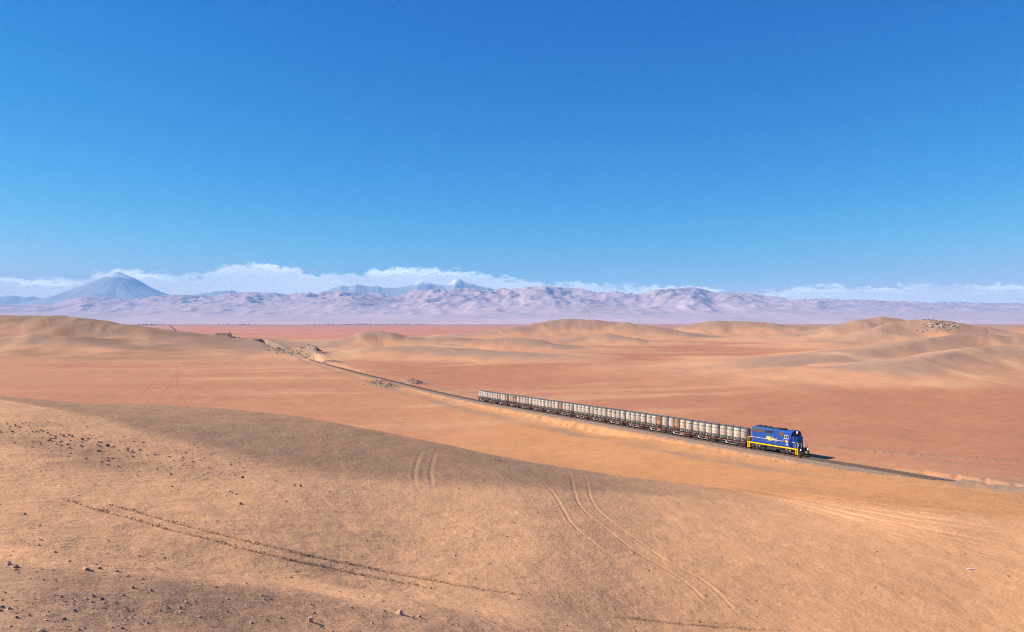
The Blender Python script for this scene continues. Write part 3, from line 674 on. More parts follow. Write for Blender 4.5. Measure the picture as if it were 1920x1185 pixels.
def far_ridge(name, crest, d, wid, seed, mat, label):
    P = [at(px, py, d) for px, py in crest]
    xs = np.linspace(P[0][0], P[-1][0], 200); hz_ = np.interp(xs, [p[0] for p in P], [p[2] for p in P])
    ys = np.linspace(-wid, wid, 44)
    X, Y = np.meshgrid(xs, ys, indexing='xy')
    f = np.exp(-(np.abs(Y) / (wid * .5)) ** 1.3)
    rr = ridged(X / 1300, (Y + d) / 1300, 6, seed)
    Z = hz_[None, :] * f * (1 + .30 * (rr - .45) * (1.25 - f * .75)) - 150 * (1 - f)
    me = mesh_from_np(name, np.c_[X.ravel(), (Y + d).ravel(), Z.ravel()], grid_faces(len(ys), len(xs)), True)
    return link(name, me, mat, kind='structure', label=label, cat='mountain')
M['massif'] = mountain_mat('massif_haze_tint', (.40, .42, .47), (.44, .46, .50), (.48, .50, .54), .001, (1220, 1330, 220))  # blue haze put into the massif's base colour as well
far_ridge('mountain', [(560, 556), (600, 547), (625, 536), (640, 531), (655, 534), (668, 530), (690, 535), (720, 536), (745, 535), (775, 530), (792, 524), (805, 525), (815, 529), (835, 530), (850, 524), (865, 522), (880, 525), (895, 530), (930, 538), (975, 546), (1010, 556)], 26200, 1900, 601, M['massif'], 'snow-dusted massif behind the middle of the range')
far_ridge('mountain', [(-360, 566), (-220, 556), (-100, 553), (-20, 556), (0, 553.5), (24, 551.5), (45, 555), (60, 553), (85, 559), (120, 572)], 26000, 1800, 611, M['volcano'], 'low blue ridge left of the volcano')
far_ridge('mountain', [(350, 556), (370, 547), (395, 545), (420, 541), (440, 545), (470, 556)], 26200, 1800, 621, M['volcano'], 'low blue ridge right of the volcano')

# ------------------------------------------------------------------ shape builder
class MB:
    def __init__(self): self.v = []; self.f = []
    def quadlist(self, v, f):
        n = len(self.v); self.v += [tuple(p) for p in v]; self.f += [tuple(i + n for i in q) for q in f]; return self
    def box(self, x0, x1, y0, y1, z0, z1):
        return self.quadlist([(x0, y0, z0), (x1, y0, z0), (x1, y1, z0), (x0, y1, z0), (x0, y0, z1), (x1, y0, z1), (x1, y1, z1), (x0, y1, z1)],
                             [(0, 3, 2, 1), (4, 5, 6, 7), (0, 1, 5, 4), (1, 2, 6, 5), (2, 3, 7, 6), (3, 0, 4, 7)])
    def prism(self, poly, a, b, axis='x'):
        """polygon (counter-clockwise) swept from a to b along an axis; polygon is in the two other axes in order."""
        n = len(poly)
        def put(p, q):
            return {'x': (q, p[0], p[1]), 'y': (p[0], q, p[1]), 'z': (p[0], p[1], q)}[axis]
        v = [put(p, a) for p in poly] + [put(p, b) for p in poly]
        f = [tuple(range(n))[::-1], tuple(range(n, 2 * n))] + [(i, (i + 1) % n, n + (i + 1) % n, n + i) for i in range(n)]
        return self.quadlist(v, f)
    def cyl(self, c, r, h, axis='z', seg=16, r2=None):
        """cylinder centred on c, length h along the axis."""
        r2 = r if r2 is None else r2; v = []
        for s, rr in ((-h / 2, r), (h / 2, r2)):
            for i in range(seg):
                a = 2 * math.pi * i / seg; p, q = rr * math.cos(a), rr * math.sin(a)
                v.append({'x': (c[0] + s, c[1] + p, c[2] + q), 'y': (c[0] + p, c[1] + s, c[2] + q), 'z': (c[0] + p, c[1] + q, c[2] + s)}[axis])
        f = [tuple(range(seg))[::-1], tuple(range(seg, 2 * seg))] + [(i, (i + 1) % seg, seg + (i + 1) % seg, seg + i) for i in range(seg)]
        return self.quadlist(v, f)
    def lathe(self, prof, seg=24, cx=0, cy=0, cap=True):
        v = []; n = len(prof)
        for r, z in prof:
            for i in range(seg):
                a = 2 * math.pi * i / seg; v.append((cx + r * math.cos(a), cy + r * math.sin(a), z))
        f = [(j * seg + i, j * seg + (i + 1) % seg, (j + 1) * seg + (i + 1) % seg, (j + 1) * seg + i) for j in range(n - 1) for i in range(seg)]
        if cap: f += [tuple(range(seg))[::-1], tuple(range((n - 1) * seg, n * seg))]
        return self.quadlist(v, f)
    def tube(self, pts, r, seg=6):
        for a, b in zip(pts[:-1], pts[1:]):
            a = Vector(a); b = Vector(b); d = (b - a); L = d.length
            if L < 1e-6: continue
            q = d.to_track_quat('Z', 'Y'); v = []
            for s in (-r * .4, L + r * .4):
                for i in range(seg):
                    an = 2 * math.pi * i / seg; v.append(tuple(a + q @ Vector((r * math.cos(an), r * math.sin(an), s))))
            f = [tuple(range(seg))[::-1], tuple(range(seg, 2 * seg))] + [(i, (i + 1) % seg, seg + (i + 1) % seg, seg + i) for i in range(seg)]
            self.quadlist(v, f)
        return self
    def build(self, name, mat, parent=None, bevel=0.0, smooth=False, **kw):
        me = bpy.data.meshes.new(name); me.from_pydata(self.v, [], self.f)
        bm = bmesh.new(); bm.from_mesh(me)
        bmesh.ops.recalc_face_normals(bm, faces=bm.faces)
        if bevel > 0:
            es = [e for e in bm.edges if len(e.link_faces) == 2 and e.calc_face_angle(0) > .6]
            bmesh.ops.bevel(bm, geom=es, offset=bevel, segments=2, profile=.5, affect='EDGES')
        bm.to_mesh(me); bm.free()
        if smooth:
            for p in me.polygons: p.use_smooth = len(p.vertices) == 4
        me.update()
        return link(name, me, mat, parent, **kw)
def empty(name, mat4, **kw):
    o = bpy.data.objects.new(name, None); COL.objects.link(o); o.matrix_world = mat4; o.empty_display_size = .5
    tag(o, **kw); return o
def copy_tree(o, parent=None):
    c = o.copy(); COL.objects.link(c)
    if parent is not None: c.parent = parent; c.matrix_parent_inverse.identity()
    for k in ('label', 'group'):
        pass
    for ch in list(o.children): copy_tree(ch, c)
    return c
def on_track(t, z=0.0):
    """frame with x along the line towards the camera end, z up, origin on the rail heads."""
    p = T0 + TDIR * t; zz = float(rail_z(np.array([t]))[0]); z2 = float(rail_z(np.array([t - 4.0]))[0]); z1 = float(rail_z(np.array([t + 4.0]))[0])
    fx = Vector((-TDIR[0] * 8, -TDIR[1] * 8, z2 - z1)).normalized(); left = Vector((0, 0, 1)).cross(fx).normalized(); up = fx.cross(left)
    m = Matrix((fx, left, up)).transposed().to_4x4(); m.translation = Vector((p[0], p[1], zz)) + up * z
    return m

# ------------------------------------------------------------------ railway
M['ballast'] = paint('ballast', (.12, .085, .066), .95, var=.45, scale=5, spec=.1)
M['shoulder'] = paint('ballast_shoulder', (.185, .135, .105), .95, var=.6, scale=5, spec=.1)
M['sleeper'] = paint('sleeper_wood', (.16, .11, .085), .95, var=.3, scale=4, spec=.1)
M['rail'] = paint('rail_steel', (.15, .095, .07), .6, .3, var=.2, scale=2)
ts = np.arange(-62, 770, 2.0)
def ribbon(name, prof, mat, **kw):
    V = []
    for t in ts:
        m = T0 + TDIR * t; z = float(rail_z(np.array([t]))[0])
        for s, dz in prof:
            j = .0 if abs(s) < 1.5 else .05 * math.sin(t * 1.7 + s) + .04 * math.sin(t * .63)
            V.append((m[0] + TNRM[0] * (s + j), m[1] + TNRM[1] * (s + j), z + dz))
    me = mesh_from_np(name, np.array(V), grid_faces(len(ts), len(prof)), False)
    return link(name, me, mat, **kw)
bed = ribbon('railway_track', [(2.75, -.74), (1.62, -.17), (-1.62, -.17), (-2.75, -.74)], M['shoulder'], kind='structure')
bed['label'] = 'single railway line on grey ballast crossing the desert'
ribbon('ballast', [(1.30, -.150), (.0, -.146), (-1.30, -.150)], M['ballast'], parent=bed)
for s in (.7175, -.7175):
    ribbon('rail', [(s + .036, -.16), (s + .036, 0), (s - .036, 0), (s - .036, -.16)], M['rail'], parent=bed)
sl = MB()
t = -60.0
while t < 420:
    m = T0 + TDIR * t; z = float(rail_z(np.array([t]))[0]); a = TDIR * .12; n = TNRM * 1.22
    top = [(m[0] + i * a[0] + j * n[0], m[1] + i * a[1] + j * n[1]) for i, j in ((-1, -1), (1, -1), (1, 1), (-1, 1))]
    sl.quadlist([(x, y, z - .19) for x, y in top] + [(x, y, z - .105) for x, y in top], [(4, 5, 6, 7), (0, 1, 5, 4), (1, 2, 6, 5), (2, 3, 7, 6), (3, 0, 4, 7)])
    t += .62
sl.build('sleepers', M['sleeper'], bed, kind='stuff')

# ------------------------------------------------------------------ locomotive
DUST = (.30, .20, .13)
M['blue'] = paint('blue_paint', lin(7, 66, 145), .5, var=.12, scale=1.2, dirt=(.12, .11, .12), dirt_amt=.25, spec=.4)
M['sheen_blue'] = paint('blue_paint_sky_sheen', lin(38, 72, 118), .55, var=.15, scale=1.5, dirt=(.05, .05, .055), dirt_amt=.5)  # body blue made lighter and greyer: sky reflection put into the colour
M['navy'] = paint('dark_blue_paint', lin(9, 26, 92), .4, var=.1, scale=2)
M['yellow'] = paint('yellow_paint', lin(238, 196, 22), .45, var=.10, scale=2, dirt=(.25, .15, .05), dirt_amt=.35)
M['yellow_letter'] = paint('letter_yellow', lin(255, 222, 20), .45, var=.04, scale=2)
M['orange_letter'] = paint('letter_pale_yellow', lin(250, 205, 70), .45, var=.04, scale=2)
M['white'] = paint('white_paint', lin(232, 228, 222), .5, var=.06, scale=2)
M['black'] = paint('black_steel', (.018, .017, .017), .6, var=.35, scale=2.5, dirt=(.09, .065, .05), dirt_amt=.55)
M['grille'] = paint('brown_grille', (.085, .062, .05), .7, var=.3, scale=6)
M['dark'] = paint('dark_opening', (.012, .011, .012), .8, var=.2, scale=3)
M['steel'] = paint('bright_steel', (.45, .43, .42), .4, .7, var=.2, scale=3)
M['wheel'] = paint('wheel_steel', (.055, .045, .04), .6, .4, var=.3, scale=4, dirt=DUST, dirt_amt=.15)
m, nt, b = new_mat('cab_glass'); b.inputs['Base Color'].default_value = (.015, .018, .022, 1); b.inputs['Roughness'].default_value = .08; M['glass'] = m
m, nt, b = new_mat('headlight_lens'); b.inputs['Base Color'].default_value = (.9, .9, .85, 1); b.inputs['Roughness'].default_value = .15
b.inputs['Emission Color'].default_value = (1, .96, .86, 1); b.inputs['Emission Strength'].default_value = 1.5; M['lamp'] = m

def wheelset(parent, x, r=.46, gauge=.75, name='wheel'):
    for s in (-1, 1):
        w = MB(); w.cyl((x, s * gauge, r), r, .12, 'y', 20); w.cyl((x, s * (gauge - .05), r), r + .03, .035, 'y', 20); w.cyl((x, s * (gauge + .05), r), r * .32, .16, 'y', 10)
        w.build(name, M['wheel'], parent)
    MB().cyl((x, 0, r), .08, gauge * 2, 'y', 8).build('axle', M['black'], parent)

LC = 6.2
loco = empty('locomotive', on_track(LC), label='blue and yellow diesel locomotive at the head of the train', cat='locomotive')
# underframe and walkway
MB().box(-7.15, 7.05, -1.30, 1.30, 1.12, 1.56).build('underframe', M['black'], loco, .02)
for s in (-1, 1):
    MB().box(-7.15, 6.9, min(s * 1.32, s * 1.40), max(s * 1.32, s * 1.40), 1.38, 1.62).build('yellow_sill', M['yellow'], loco, .01)
MB().box(-7.2, 7.1, -1.42, 1.42, 1.625, 1.67).build('walkway', M['black'], loco)
# long hood
def chamfer(hw, z0, z1, cw, cz): return [(-hw, z0), (hw, z0), (hw, z1 - cz), (hw - cw, z1), (-(hw - cw), z1), (-hw, z1 - cz)]
hood = MB(); hood.prism(chamfer(1.24, 1.67, 4.78, .14, .14), -5.9, 3.45, 'x')
hood = hood.build('hood', M['blue'], loco, .03)
MB().prism([(-1.20, 4.70), (1.20, 4.70), (.80, 5.02), (-.80, 5.02)], -5.85, -.2, 'x').build('roof', M['sheen_blue'], hood, .02)
MB().prism([(-1.18, 4.70), (1.18, 4.70), (.85, 4.92), (-.85, 4.92)], -.195, 3.45, 'x').build('roof', M['sheen_blue'], hood, .02)
for s in (-1, 1):
    def pn(m_, x0, x1, z0, z1, nm, mat, n=0, y=1.245, d=.03):
        b_ = m_.box(x0, x1, min(s * y, s * (y + d)), max(s * y, s * (y + d)), z0, z1)
        return b_
    g = MB(); pn(g, -5.72, -2.4, 3.92, 4.58, '', None); g = g.build('radiator_grille', M['grille'], loco)
    fr = MB(); pn(fr, -5.80, -2.32, 3.86, 3.92, '', None, d=.05); pn(fr, -5.80, -2.32, 4.58, 4.63, '', None, d=.05)
    for q in range(1, 9): pn(fr, -5.72 + q * .369, -5.70 + q * .369, 3.92, 4.58, '', None, d=.045)
    fr.build('frame', M['sheen_blue'], g)
    y0, y1 = sorted((s * 1.245, s * 1.27))
    MB().prism([(-1.75, 4.02), (.3, 4.02), (.45, 4.5), (-2.0, 4.5)], y0, y1, 'y').build('air_intake', M['dark'], loco)
    MB().prism([(2.1, 3.72), (3.15, 3.72), (3.42, 4.5), (1.85, 4.5)], y0, y1, 'y').build('inertial_filter_screen', M['grille'], loco)
    # hood doors
    for q in range(9):
        x0 = -5.6 + q * .96
        dr = MB(); pn(dr, x0, x0 + .90, 1.75, 2.55, '', None, d=.02); dr = dr.build('hood_door', M['blue'], loco, .008)
        hd = MB(); pn(hd, x0 + .76, x0 + .82, 2.1, 2.25, '', None, y=1.267, d=.03); hd.build('handle', M['steel'], dr)
# roof gear
for x, r in ((-4.9, .62), (-3.4, .62), (-1.9, .5)):
    f = MB(); f.cyl((x, 0, 5.12), r, .22, 'z', 24); f = f.build('radiator_fan', M['black'], loco, .015)
    MB().cyl((x, 0, 5.25), r * .22, .05, 'z', 12).build('hub', M['steel'], f)
MB().box(-.15, 1.75, -.62, .62, 4.925, 5.16).build('dynamic_brake_hatch', M['black'], loco, .03)
MB().lathe([(.50, 4.93), (.48, 5.12), (.36, 5.24), (.05, 5.27)], 20, 2.45, 0).build('exhaust_stack', M['dark'], loco, smooth=True)
# cab
cab = MB(); cab.prism(chamfer(1.44, 1.67, 4.98, .62, .55), 3.47, 5.45, 'x'); cab = cab.build('cab', M['blue'], loco, .03)
MB().box(3.6, 5.3, -.7, .7, 4.985, 5.03).build('cab_roof_hatch', M['sheen_blue'], cab, .01)
for s in (-1, 1):
    y0, y1 = sorted((s * 1.445, s * 1.475))
    w = MB(); w.box(3.72, 4.62, y0, y1, 3.38, 4.02); w = w.build('side_window', M['glass'], cab)
    f = MB()
    ya, yb = sorted((s * 1.445, s * 1.50))
    for (a0, a1, z0, z1) in ((3.65, 4.69, 3.31, 3.378), (3.65, 4.69, 4.022, 4.08), (3.65, 3.718, 3.378, 4.022), (4.622, 4.69, 3.378, 4.022), (4.14, 4.19, 3.378, 4.022)): f.box(a0, a1, ya, yb, z0, z1)
    f.build('frame', M['white'], w)
    MB().box(4.80, 5.42, y0, y1, 1.72, 3.35).build('cab_door', M['navy'], cab, .01)
    MB().box(4.15, 4.42, y0, y1, 2.02, 2.32).build('placard', M['white'], cab)
# front windows, number board, headlight on the cab front
MB().box(5.455, 5.49, -1.12, 1.12, 3.92, 4.86).build('cab_front', M['navy'], cab)
for y0, y1 in ((-1.02, -.54), (-.48, -.04), (.04, .48), (.54, 1.02)):
    MB().box(5.495, 5.53, y0, y1, 3.98, 4.36).build('windshield', M['glass'], cab)
MB().box(5.495, 5.56, -.95, -.25, 4.48, 4.74).build('number_board', M['black'], cab)
MB().box(5.495, 5.56, .25, .95, 4.48, 4.74).build('number_board', M['black'], cab)
hl = MB(); hl.box(5.495, 5.60, -.15, .15, 4.42, 4.95); hl = hl.build('headlight', M['black'], cab, .02)
for z in (4.56, 4.80): MB().cyl((5.62, 0, z), .105, .05, 'x', 14).build('lens', M['lamp'], hl)
# short nose
nose = MB(); nose.prism([(5.455, -1.22), (5.95, -1.22), (6.42, -.72), (6.42, .72), (5.95, 1.22), (5.455, 1.22)], 1.67, 3.88, 'z')
nose = nose.build('nose', M['blue'], loco, .05)
MB().box(6.425, 6.45, -.36, .36, 1.75, 3.3).build('nose_door', M['navy'], nose, .01)
# pilot with warning stripes
pil = MB(); pil.prism([(6.95, 1.60), (7.12, 1.60), (7.55, .45), (7.45, .12), (6.95, .12)], -1.40, 1.40, 'y'); pil = pil.build('pilot', M['black'], loco, .02)
def on_pilot(y, z):
    if z > .45: x = 7.12 + (1.60 - z) / (1.60 - .45) * .43
    else: x = 7.55 - (.45 - z) / .33 * .10
    return x
for s in (-1, 1):
    for q in range(4):
        o = .18 + q * .34
        st = MB()
        a, b_ = (s * (o), .48), (s * (o + .55), 1.52)
        y_lim = 1.38
        if abs(b_[0]) > y_lim:
            k = (y_lim - o) / .55; b_ = (s * y_lim, .48 + k * 1.04)
        if b_[1] - a[1] < .1: continue
        w_ = .12
        vs_ = []
        for off in (.012, .03):
            vs_ += [(on_pilot(0, a[1]) + off, a[0], a[1]), (on_pilot(0, a[1]) + off, a[0] + s * w_, a[1]), (on_pilot(0, b_[1]) + off, min(max(b_[0] + s * w_, -1.39), 1.39), b_[1]), (on_pilot(0, b_[1]) + off, b_[0], b_[1])]
        st.quadlist(vs_, [(0, 1, 2, 3), (4, 5, 6, 7), (0, 1, 5, 4), (1, 2, 6, 5), (2, 3, 7, 6), (3, 0, 4, 7)])
        st.build('warning_stripe', M['yellow'], pil)
MB().box(7.46, 7.60, -1.05, 1.05, .08, .26).build('plow_edge', M['yellow'], pil, .01)
for s in (-1, 1):
    d = MB(); d.cyl((7.27, s * .98, 1.42), .17, .20, 'x', 14); d = d.build('ditch_light', M['black'], pil)
    MB().cyl((7.385, s * .98, 1.42), .135, .03, 'x', 14).build('lens', M['lamp'], d)
cp = MB(); cp.box(7.3, 7.95, -.10, .10, .78, 1.02); cp.box(7.85, 8.15, -.17, .17, .70, 1.10); cp.build('coupler', M['steel'], loco, .02)
cp = MB(); cp.box(-7.75, -7.1, -.10, .10, .78, 1.02); cp.box(-7.85, -7.6, -.16, .16, .72, 1.08); cp.build('coupler', M['black'], loco, .02)
for y in (-.55, -.38, .38, .55):
    MB().tube([(7.3, y, 1.2), (7.62, y, .75), (7.60, y, .40)], .03).build('brake_hose', M['black'], loco)
# steps at the four corners
for sx in (-1, 1):
    for s in (-1, 1):
        x = 6.75 if sx > 0 else -6.85
        y0, y1 = sorted((s * 1.12, s * 1.46)); st = MB()
        st.box(x - .36, x - .28, y0, y1, .38, 1.62); st.box(x + .28, x + .36, y0, y1, .38, 1.62)
        for z in (.38, .78, 1.18): st.box(x - .28, x + .28, y0, y1, z, z + .05)
        st.box(x - .28, x + .28, min(s * 1.10, s * 1.13), max(s * 1.10, s * 1.13), .43, 1.6)
        st.build('step_well', M['yellow'], loco)
# hand rails
rl = MB(); posts = MB()
for s in (-1, 1):
    y = s * 1.40
    MB().tube([(-6.9, y, 2.72), (-1.7, y, 2.72), (3.2, y, 2.72), (3.3, y * .98, 3.15)], .032).build('handrail', M['white'], loco)
    for q in range(7):
        x = -6.1 + q * 1.5
        MB().tube([(x, y, 1.67), (x, y, 2.72)], .022).build('handrail_post', M['sheen_blue'], loco)
    MB().tube([(-6.9, y, 2.72), (-7.05, y, 2.6), (-7.15, y, 1.1)], .035).build('grab_rail', M['yellow'], loco)
    MB().tube([(-6.45, y, 1.67), (-6.5, y, 2.72), (-6.9, y, 2.72)], .035).build('grab_rail', M['yellow'], loco)
    MB().tube([(5.5, y, 2.75), (6.35, y, 2.75), (6.45, y, 1.67)], .032).build('grab_rail', M['white'], loco)
    MB().tube([(7.05, y, 1.2), (7.05, y, 2.75), (6.85, y, 2.85)], .035).build('grab_rail', M['yellow'], loco)
    MB().tube([(7.05, s * 1.38, 1.67), (7.05, s * 1.05, 2.65), (7.05, s * .42, 2.65), (7.05, s * .42, 1.67)], .032).build('end_rail', M['white'], loco)
    MB().tube([(-7.1, s * 1.38, 1.67), (-7.1, s * 1.05, 2.65), (-7.1, s * .42, 2.65), (-7.1, s * .42, 1.67)], .032).build('end_rail', M['yellow'], loco)
# bogies and tanks
for bx in (-4.35, 4.15):
    bg_ = empty('bogie', Matrix.Translation((bx, 0, 0))); bg_.parent = loco; bg_.matrix_parent_inverse.identity(); bg_.matrix_local = Matrix.Translation((bx, 0, 0))
    for q in (-1.45, 0, 1.45): wheelset(bg_, q, .49, .76)
    for s in (-1, 1):
        y0, y1 = sorted((s * .93, s * 1.12)); f = MB()
        f.prism([(-2.15, .62), (-1.7, .40), (1.7, .40), (2.15, .62), (2.15, .95), (1.2, .78), (.55, .95), (-.55, .95), (-1.2, .78), (-2.15, .95)], y0, y1, 'y')
        f.build('side_frame', M['black'], bg_, .02)
        for q in (-1.45, 0, 1.45):
            MB().box(q - .19, q + .19, min(s * 1.12, s * 1.24), max(s * 1.12, s * 1.24), .36, .66).build('axle_box', M['wheel'], bg_, .03)
        for q in (-.75, .75):
            MB().cyl((q, s * 1.18, .78), .10, .36, 'z', 12).build('spring', M['wheel'], bg_)
        MB().cyl((.72, s * 1.22, .95), .12, .42, 'x', 12).build('brake_cylinder', M['steel'], bg_)
MB().prism([(-1.22, .55), (-.9, .32), (.9, .32), (1.22, .55), (1.22, 1.1), (-1.22, 1.1)], -1.65, 1.05, 'x').build('fuel_tank', M['black'], loco, .04)
for s in (-1, 1): MB().cyl((1.62, s * 1.08, .95), .16, .95, 'x', 14).build('air_reservoir', M['black'], loco)
# lettering on both flanks
def text_mesh(txt, size, bold=0.0, shear=0.0):
    cu = bpy.data.curves.new('text', 'FONT'); cu.body = txt; cu.size = size; cu.extrude = .008; cu.offset = bold; cu.shear = shear; cu.align_x = 'LEFT'
    ob = bpy.data.objects.new('text', cu); COL.objects.link(ob)
    dg_ = bpy.context.evaluated_depsgraph_get(); me = bpy.data.meshes.new_from_object(ob.evaluated_get(dg_))
    bpy.data.objects.remove(ob); bpy.data.curves.remove(cu)
    return me
def letter(name, txt, size, x, z, y, mat, width, bold=0.0, shear=0.0):
    me = text_mesh(txt, size, bold, shear)
    xs = [v.co.x for v in me.vertices]; k = width / (max(xs) - min(xs)); x00 = min(xs)
    for s in (-1, 1):
        mc = me if s < 0 else me.copy()
        o = link(name, mc, mat, loco)
        if len(mc.materials) == 0: mc.materials.append(mat)
        R = Matrix.Rotation(math.radians(90), 4, 'X') if s < 0 else Matrix.Rotation(math.pi, 4, 'Z') @ Matrix.Rotation(math.radians(90), 4, 'X')
        o.matrix_local = Matrix.Translation((x if s < 0 else x + width, s * y, z)) @ R @ Matrix.Diagonal((k, 1, 1, 1)) @ Matrix.Translation((-x00, 0, 0))
letter('lettering', 'PERU', 1.08, -1.60, 2.50, 1.262, M['yellow_letter'], 1.72, .03, .12)
letter('lettering', 'RAIL', .80, .20, 2.50, 1.262, M['orange_letter'], 1.22, .012, .12)
letter('road_number', '758', .58, 3.75, 2.58, 1.462, M['orange_letter'], .82, .008)
for s in (-1, 1):
    MB().box(-5.85, -1.75, min(s * 1.245, s * 1.252), max(s * 1.245, s * 1.252), 2.66, 2.72).build('pale_stripe', M['white'], loco)

# ------------------------------------------------------------------ flat wagons and their drum containers
M['orange'] = paint('faded_orange_paint', lin(186, 92, 52), .6, var=.25, scale=3, dirt=(.08, .06, .05), dirt_amt=.6)
M['drum'] = paint('drum_grey_white', lin(182, 177, 166), .75, var=.16, scale=1.3, dirt=lin(105, 84, 66), dirt_amt=.75, stretch=(1.6, 1.6, .35), spec=.2, vary=.22)
M['drumlid'] = paint('drum_lid', lin(98, 100, 100), .7, var=.25, scale=1.6, dirt=(.06, .05, .045), dirt_amt=.6, spec=.2)
M['hoop'] = paint('hoop_grey', lin(98, 85, 72), .8, var=.3, scale=4, spec=.2)
M['rust'] = paint('rusted_drum', lin(150, 118, 88), .85, var=.3, scale=1.3, dirt=lin(70, 42, 26), dirt_amt=.85, stretch=(1.6, 1.6, .35), spec=.2)
M['placard'] = paint('placard_pink', lin(225, 150, 130), .5, var=.05)
M['decal'] = paint('decal_grey', lin(128, 128, 134), .6, var=.1)
PITCH = 2.27; WLEN = 9.54
def make_wagon():
    w = empty('flat_wagon', Matrix.Identity(4))
    MB().box(-4.6, 4.6, -.42, .42, .62, 1.02).build('centre_sill', M['black'], w, .01)
    MB().box(-4.62, 4.62, -1.18, 1.18, 1.02, 1.10).build('deck', M['black'], w, .01)
    for s in (-1, 1):
        y0, y1 = sorted((s * 1.19, s * 1.27))
        MB().box(-4.62, 4.62, y0, y1, .86, 1.12).build('side_sill', M['black'], w, .005)
        ya, yb = sorted((s * 1.275, s * 1.285))
        for a, b_ in ((-4.5, -3.5), (-2.6, -1.3), (.6, 1.8), (3.0, 4.3)): MB().box(a, b_, ya, yb, .97, 1.08).build('orange_panel', M['orange'], w)
        for a, b_ in ((-1.15, .25), (1.95, 2.45)): MB().box(a, b_, ya, yb, .94, 1.08).build('grey_panel', M['decal'], w)
        MB().tube([(-2.0, s * 1.15, .84), (-1.5, s * 1.15, .45), (1.5, s * 1.15, .45), (2.0, s * 1.15, .84)], .05).build('truss_rod', M['steel'], w)
        # cradle plates and hooks that hold the drums
        cr = MB()
        for q in range(4):
            x = (q - 1.5) * PITCH
            cr.box(x - .95, x + .55, min(s * 1.02, s * 1.16), max(s * 1.02, s * 1.16), 1.10, 1.36)
            cr.box(x + .55, x + 1.02, min(s * 1.02, s * 1.16), max(s * 1.02, s * 1.16), 1.10, 1.48)
        cr.build('cradle', M['black'], w)
        for q in range(4):
            x = (q - 1.5) * PITCH + .12
            k = MB(); k.box(x + .16, x + .32, min(s * 1.17, s * 1.30), max(s * 1.17, s * 1.30), 1.10, 2.05); k.box(x - .32, x + .16, min(s * 1.19, s * 1.28), max(s * 1.19, s * 1.28), 1.94, 2.05)
            k.box(x - .32, x - .24, min(s * 1.19, s * 1.28), max(s * 1.19, s * 1.28), 1.62, 1.94)
            k.build('hook', M['black'], w, .01)
    for e in (-1, 1):
        c = MB(); c.box(min(e * 4.5, e * 4.82), max(e * 4.5, e * 4.82), -.10, .10, .74, .94); c.box(min(e * 4.60, e * 4.765), max(e * 4.60, e * 4.765), -.17, .17, .68, 1.0); c.build('coupler', M['black'], w)
    MB().cyl((.2, .55, .72), .2, .9, 'x', 12).build('brake_reservoir', M['black'], w)
    for bx in (-3.15, 3.15):
        bg_ = empty('bogie', Matrix.Identity(4)); bg_.parent = w; bg_.matrix_local = Matrix.Translation((bx, 0, 0))
        for q in (-.85, .85): wheelset(bg_, q, .42, .76)
        MB().box(-.22, .22, -1.0, 1.0, .45, .66).build('bolster', M['black'], bg_)
        for s in (-1, 1):
            y0, y1 = sorted((s * .90, s * 1.05))
            MB().prism([(-1.1, .36), (-.45, .22), (.45, .22), (1.1, .36), (1.1, .54), (.4, .74), (-.4, .74), (-1.1, .54)], y0, y1, 'y').build('side_frame', M['black'], bg_, .02)
            for q in (-.85, .85): MB().cyl((q, s * 1.08, .42), .14, .10, 'y', 12).build('axle_box', M['wheel'], bg_)
    return w
R_D, Z_B, Z_T = 1.09, 1.12, 4.15
def make_drum(mat):
    d = empty('drum_container', Matrix.Identity(4)); H = Z_T - Z_B
    MB().lathe([(R_D * .90, 0), (R_D * .955, .10), (R_D * .985, H * .28), (R_D, H * .55), (R_D * .99, H * .76), (R_D * .95, H * .90), (R_D * .90, H * .96), (R_D * .87, H - .02)], 28).build('shell', mat, d, smooth=True)
    for k in (.265, .765):
        MB().lathe([(R_D * .985, H * k - .05), (R_D * 1.018, H * k - .03), (R_D * 1.018, H * k + .03), (R_D * .985, H * k + .05)], 28).build('hoop', M['hoop'], d, smooth=True)
    MB().lathe([(R_D * .91, H - .10), (R_D * .955, H - .08), (R_D * .955, H + .02), (R_D * .90, H + .045), (.3, H + .06)], 28).build('lid', M['drumlid'], d, smooth=True)
    for s in (-1, 1):
        a0 = math.radians(-118 if s < 0 else 62)
        c = (R_D * math.cos(a0), R_D * math.sin(a0))
        ux, uy = -math.sin(a0), math.cos(a0); nx, ny = math.cos(a0), math.sin(a0); L_ = MB(); vv = []
        for off in (-.05, .10):
            for (p, z) in ((-.13, H * .80), (.13, H * .80), (.07, H * .90), (-.07, H * .90)): vv.append((c[0] + ux * p + nx * off, c[1] + uy * p + ny * off, z))
        L_.quadlist(vv, [(0, 1, 2, 3), (4, 5, 6, 7), (0, 1, 5, 4), (1, 2, 6, 5), (2, 3, 7, 6), (3, 0, 4, 7)]).build('lifting_lug', M['dark'], d)
        for nm, mt, ang, pts in (('hazard_placard', M['placard'], -72, ((0, -.24), (.24, 0), (0, .24), (-.24, 0))), ('stencil_patch', M['decal'], -112, ((-.16, -.2), (.16, -.2), (.16, .2), (-.16, .2)))):
            a1 = math.radians(ang if s < 0 else ang + 180); P_ = MB(); vv = []
            for off in (.0, .03):
                for p, q in pts:
                    aa = a1 + p / R_D; rr = R_D * 1.0 + off
                    vv.append((rr * math.cos(aa), rr * math.sin(aa), H * .50 + q))
            P_.quadlist(vv, [(0, 1, 2, 3), (4, 5, 6, 7), (0, 1, 5, 4), (1, 2, 6, 5), (2, 3, 7, 6), (3, 0, 4, 7)]).build(nm, mt, d)
    return d
wag0 = make_wagon(); drum0 = make_drum(M['drum']); drumr = make_drum(M['rust'])
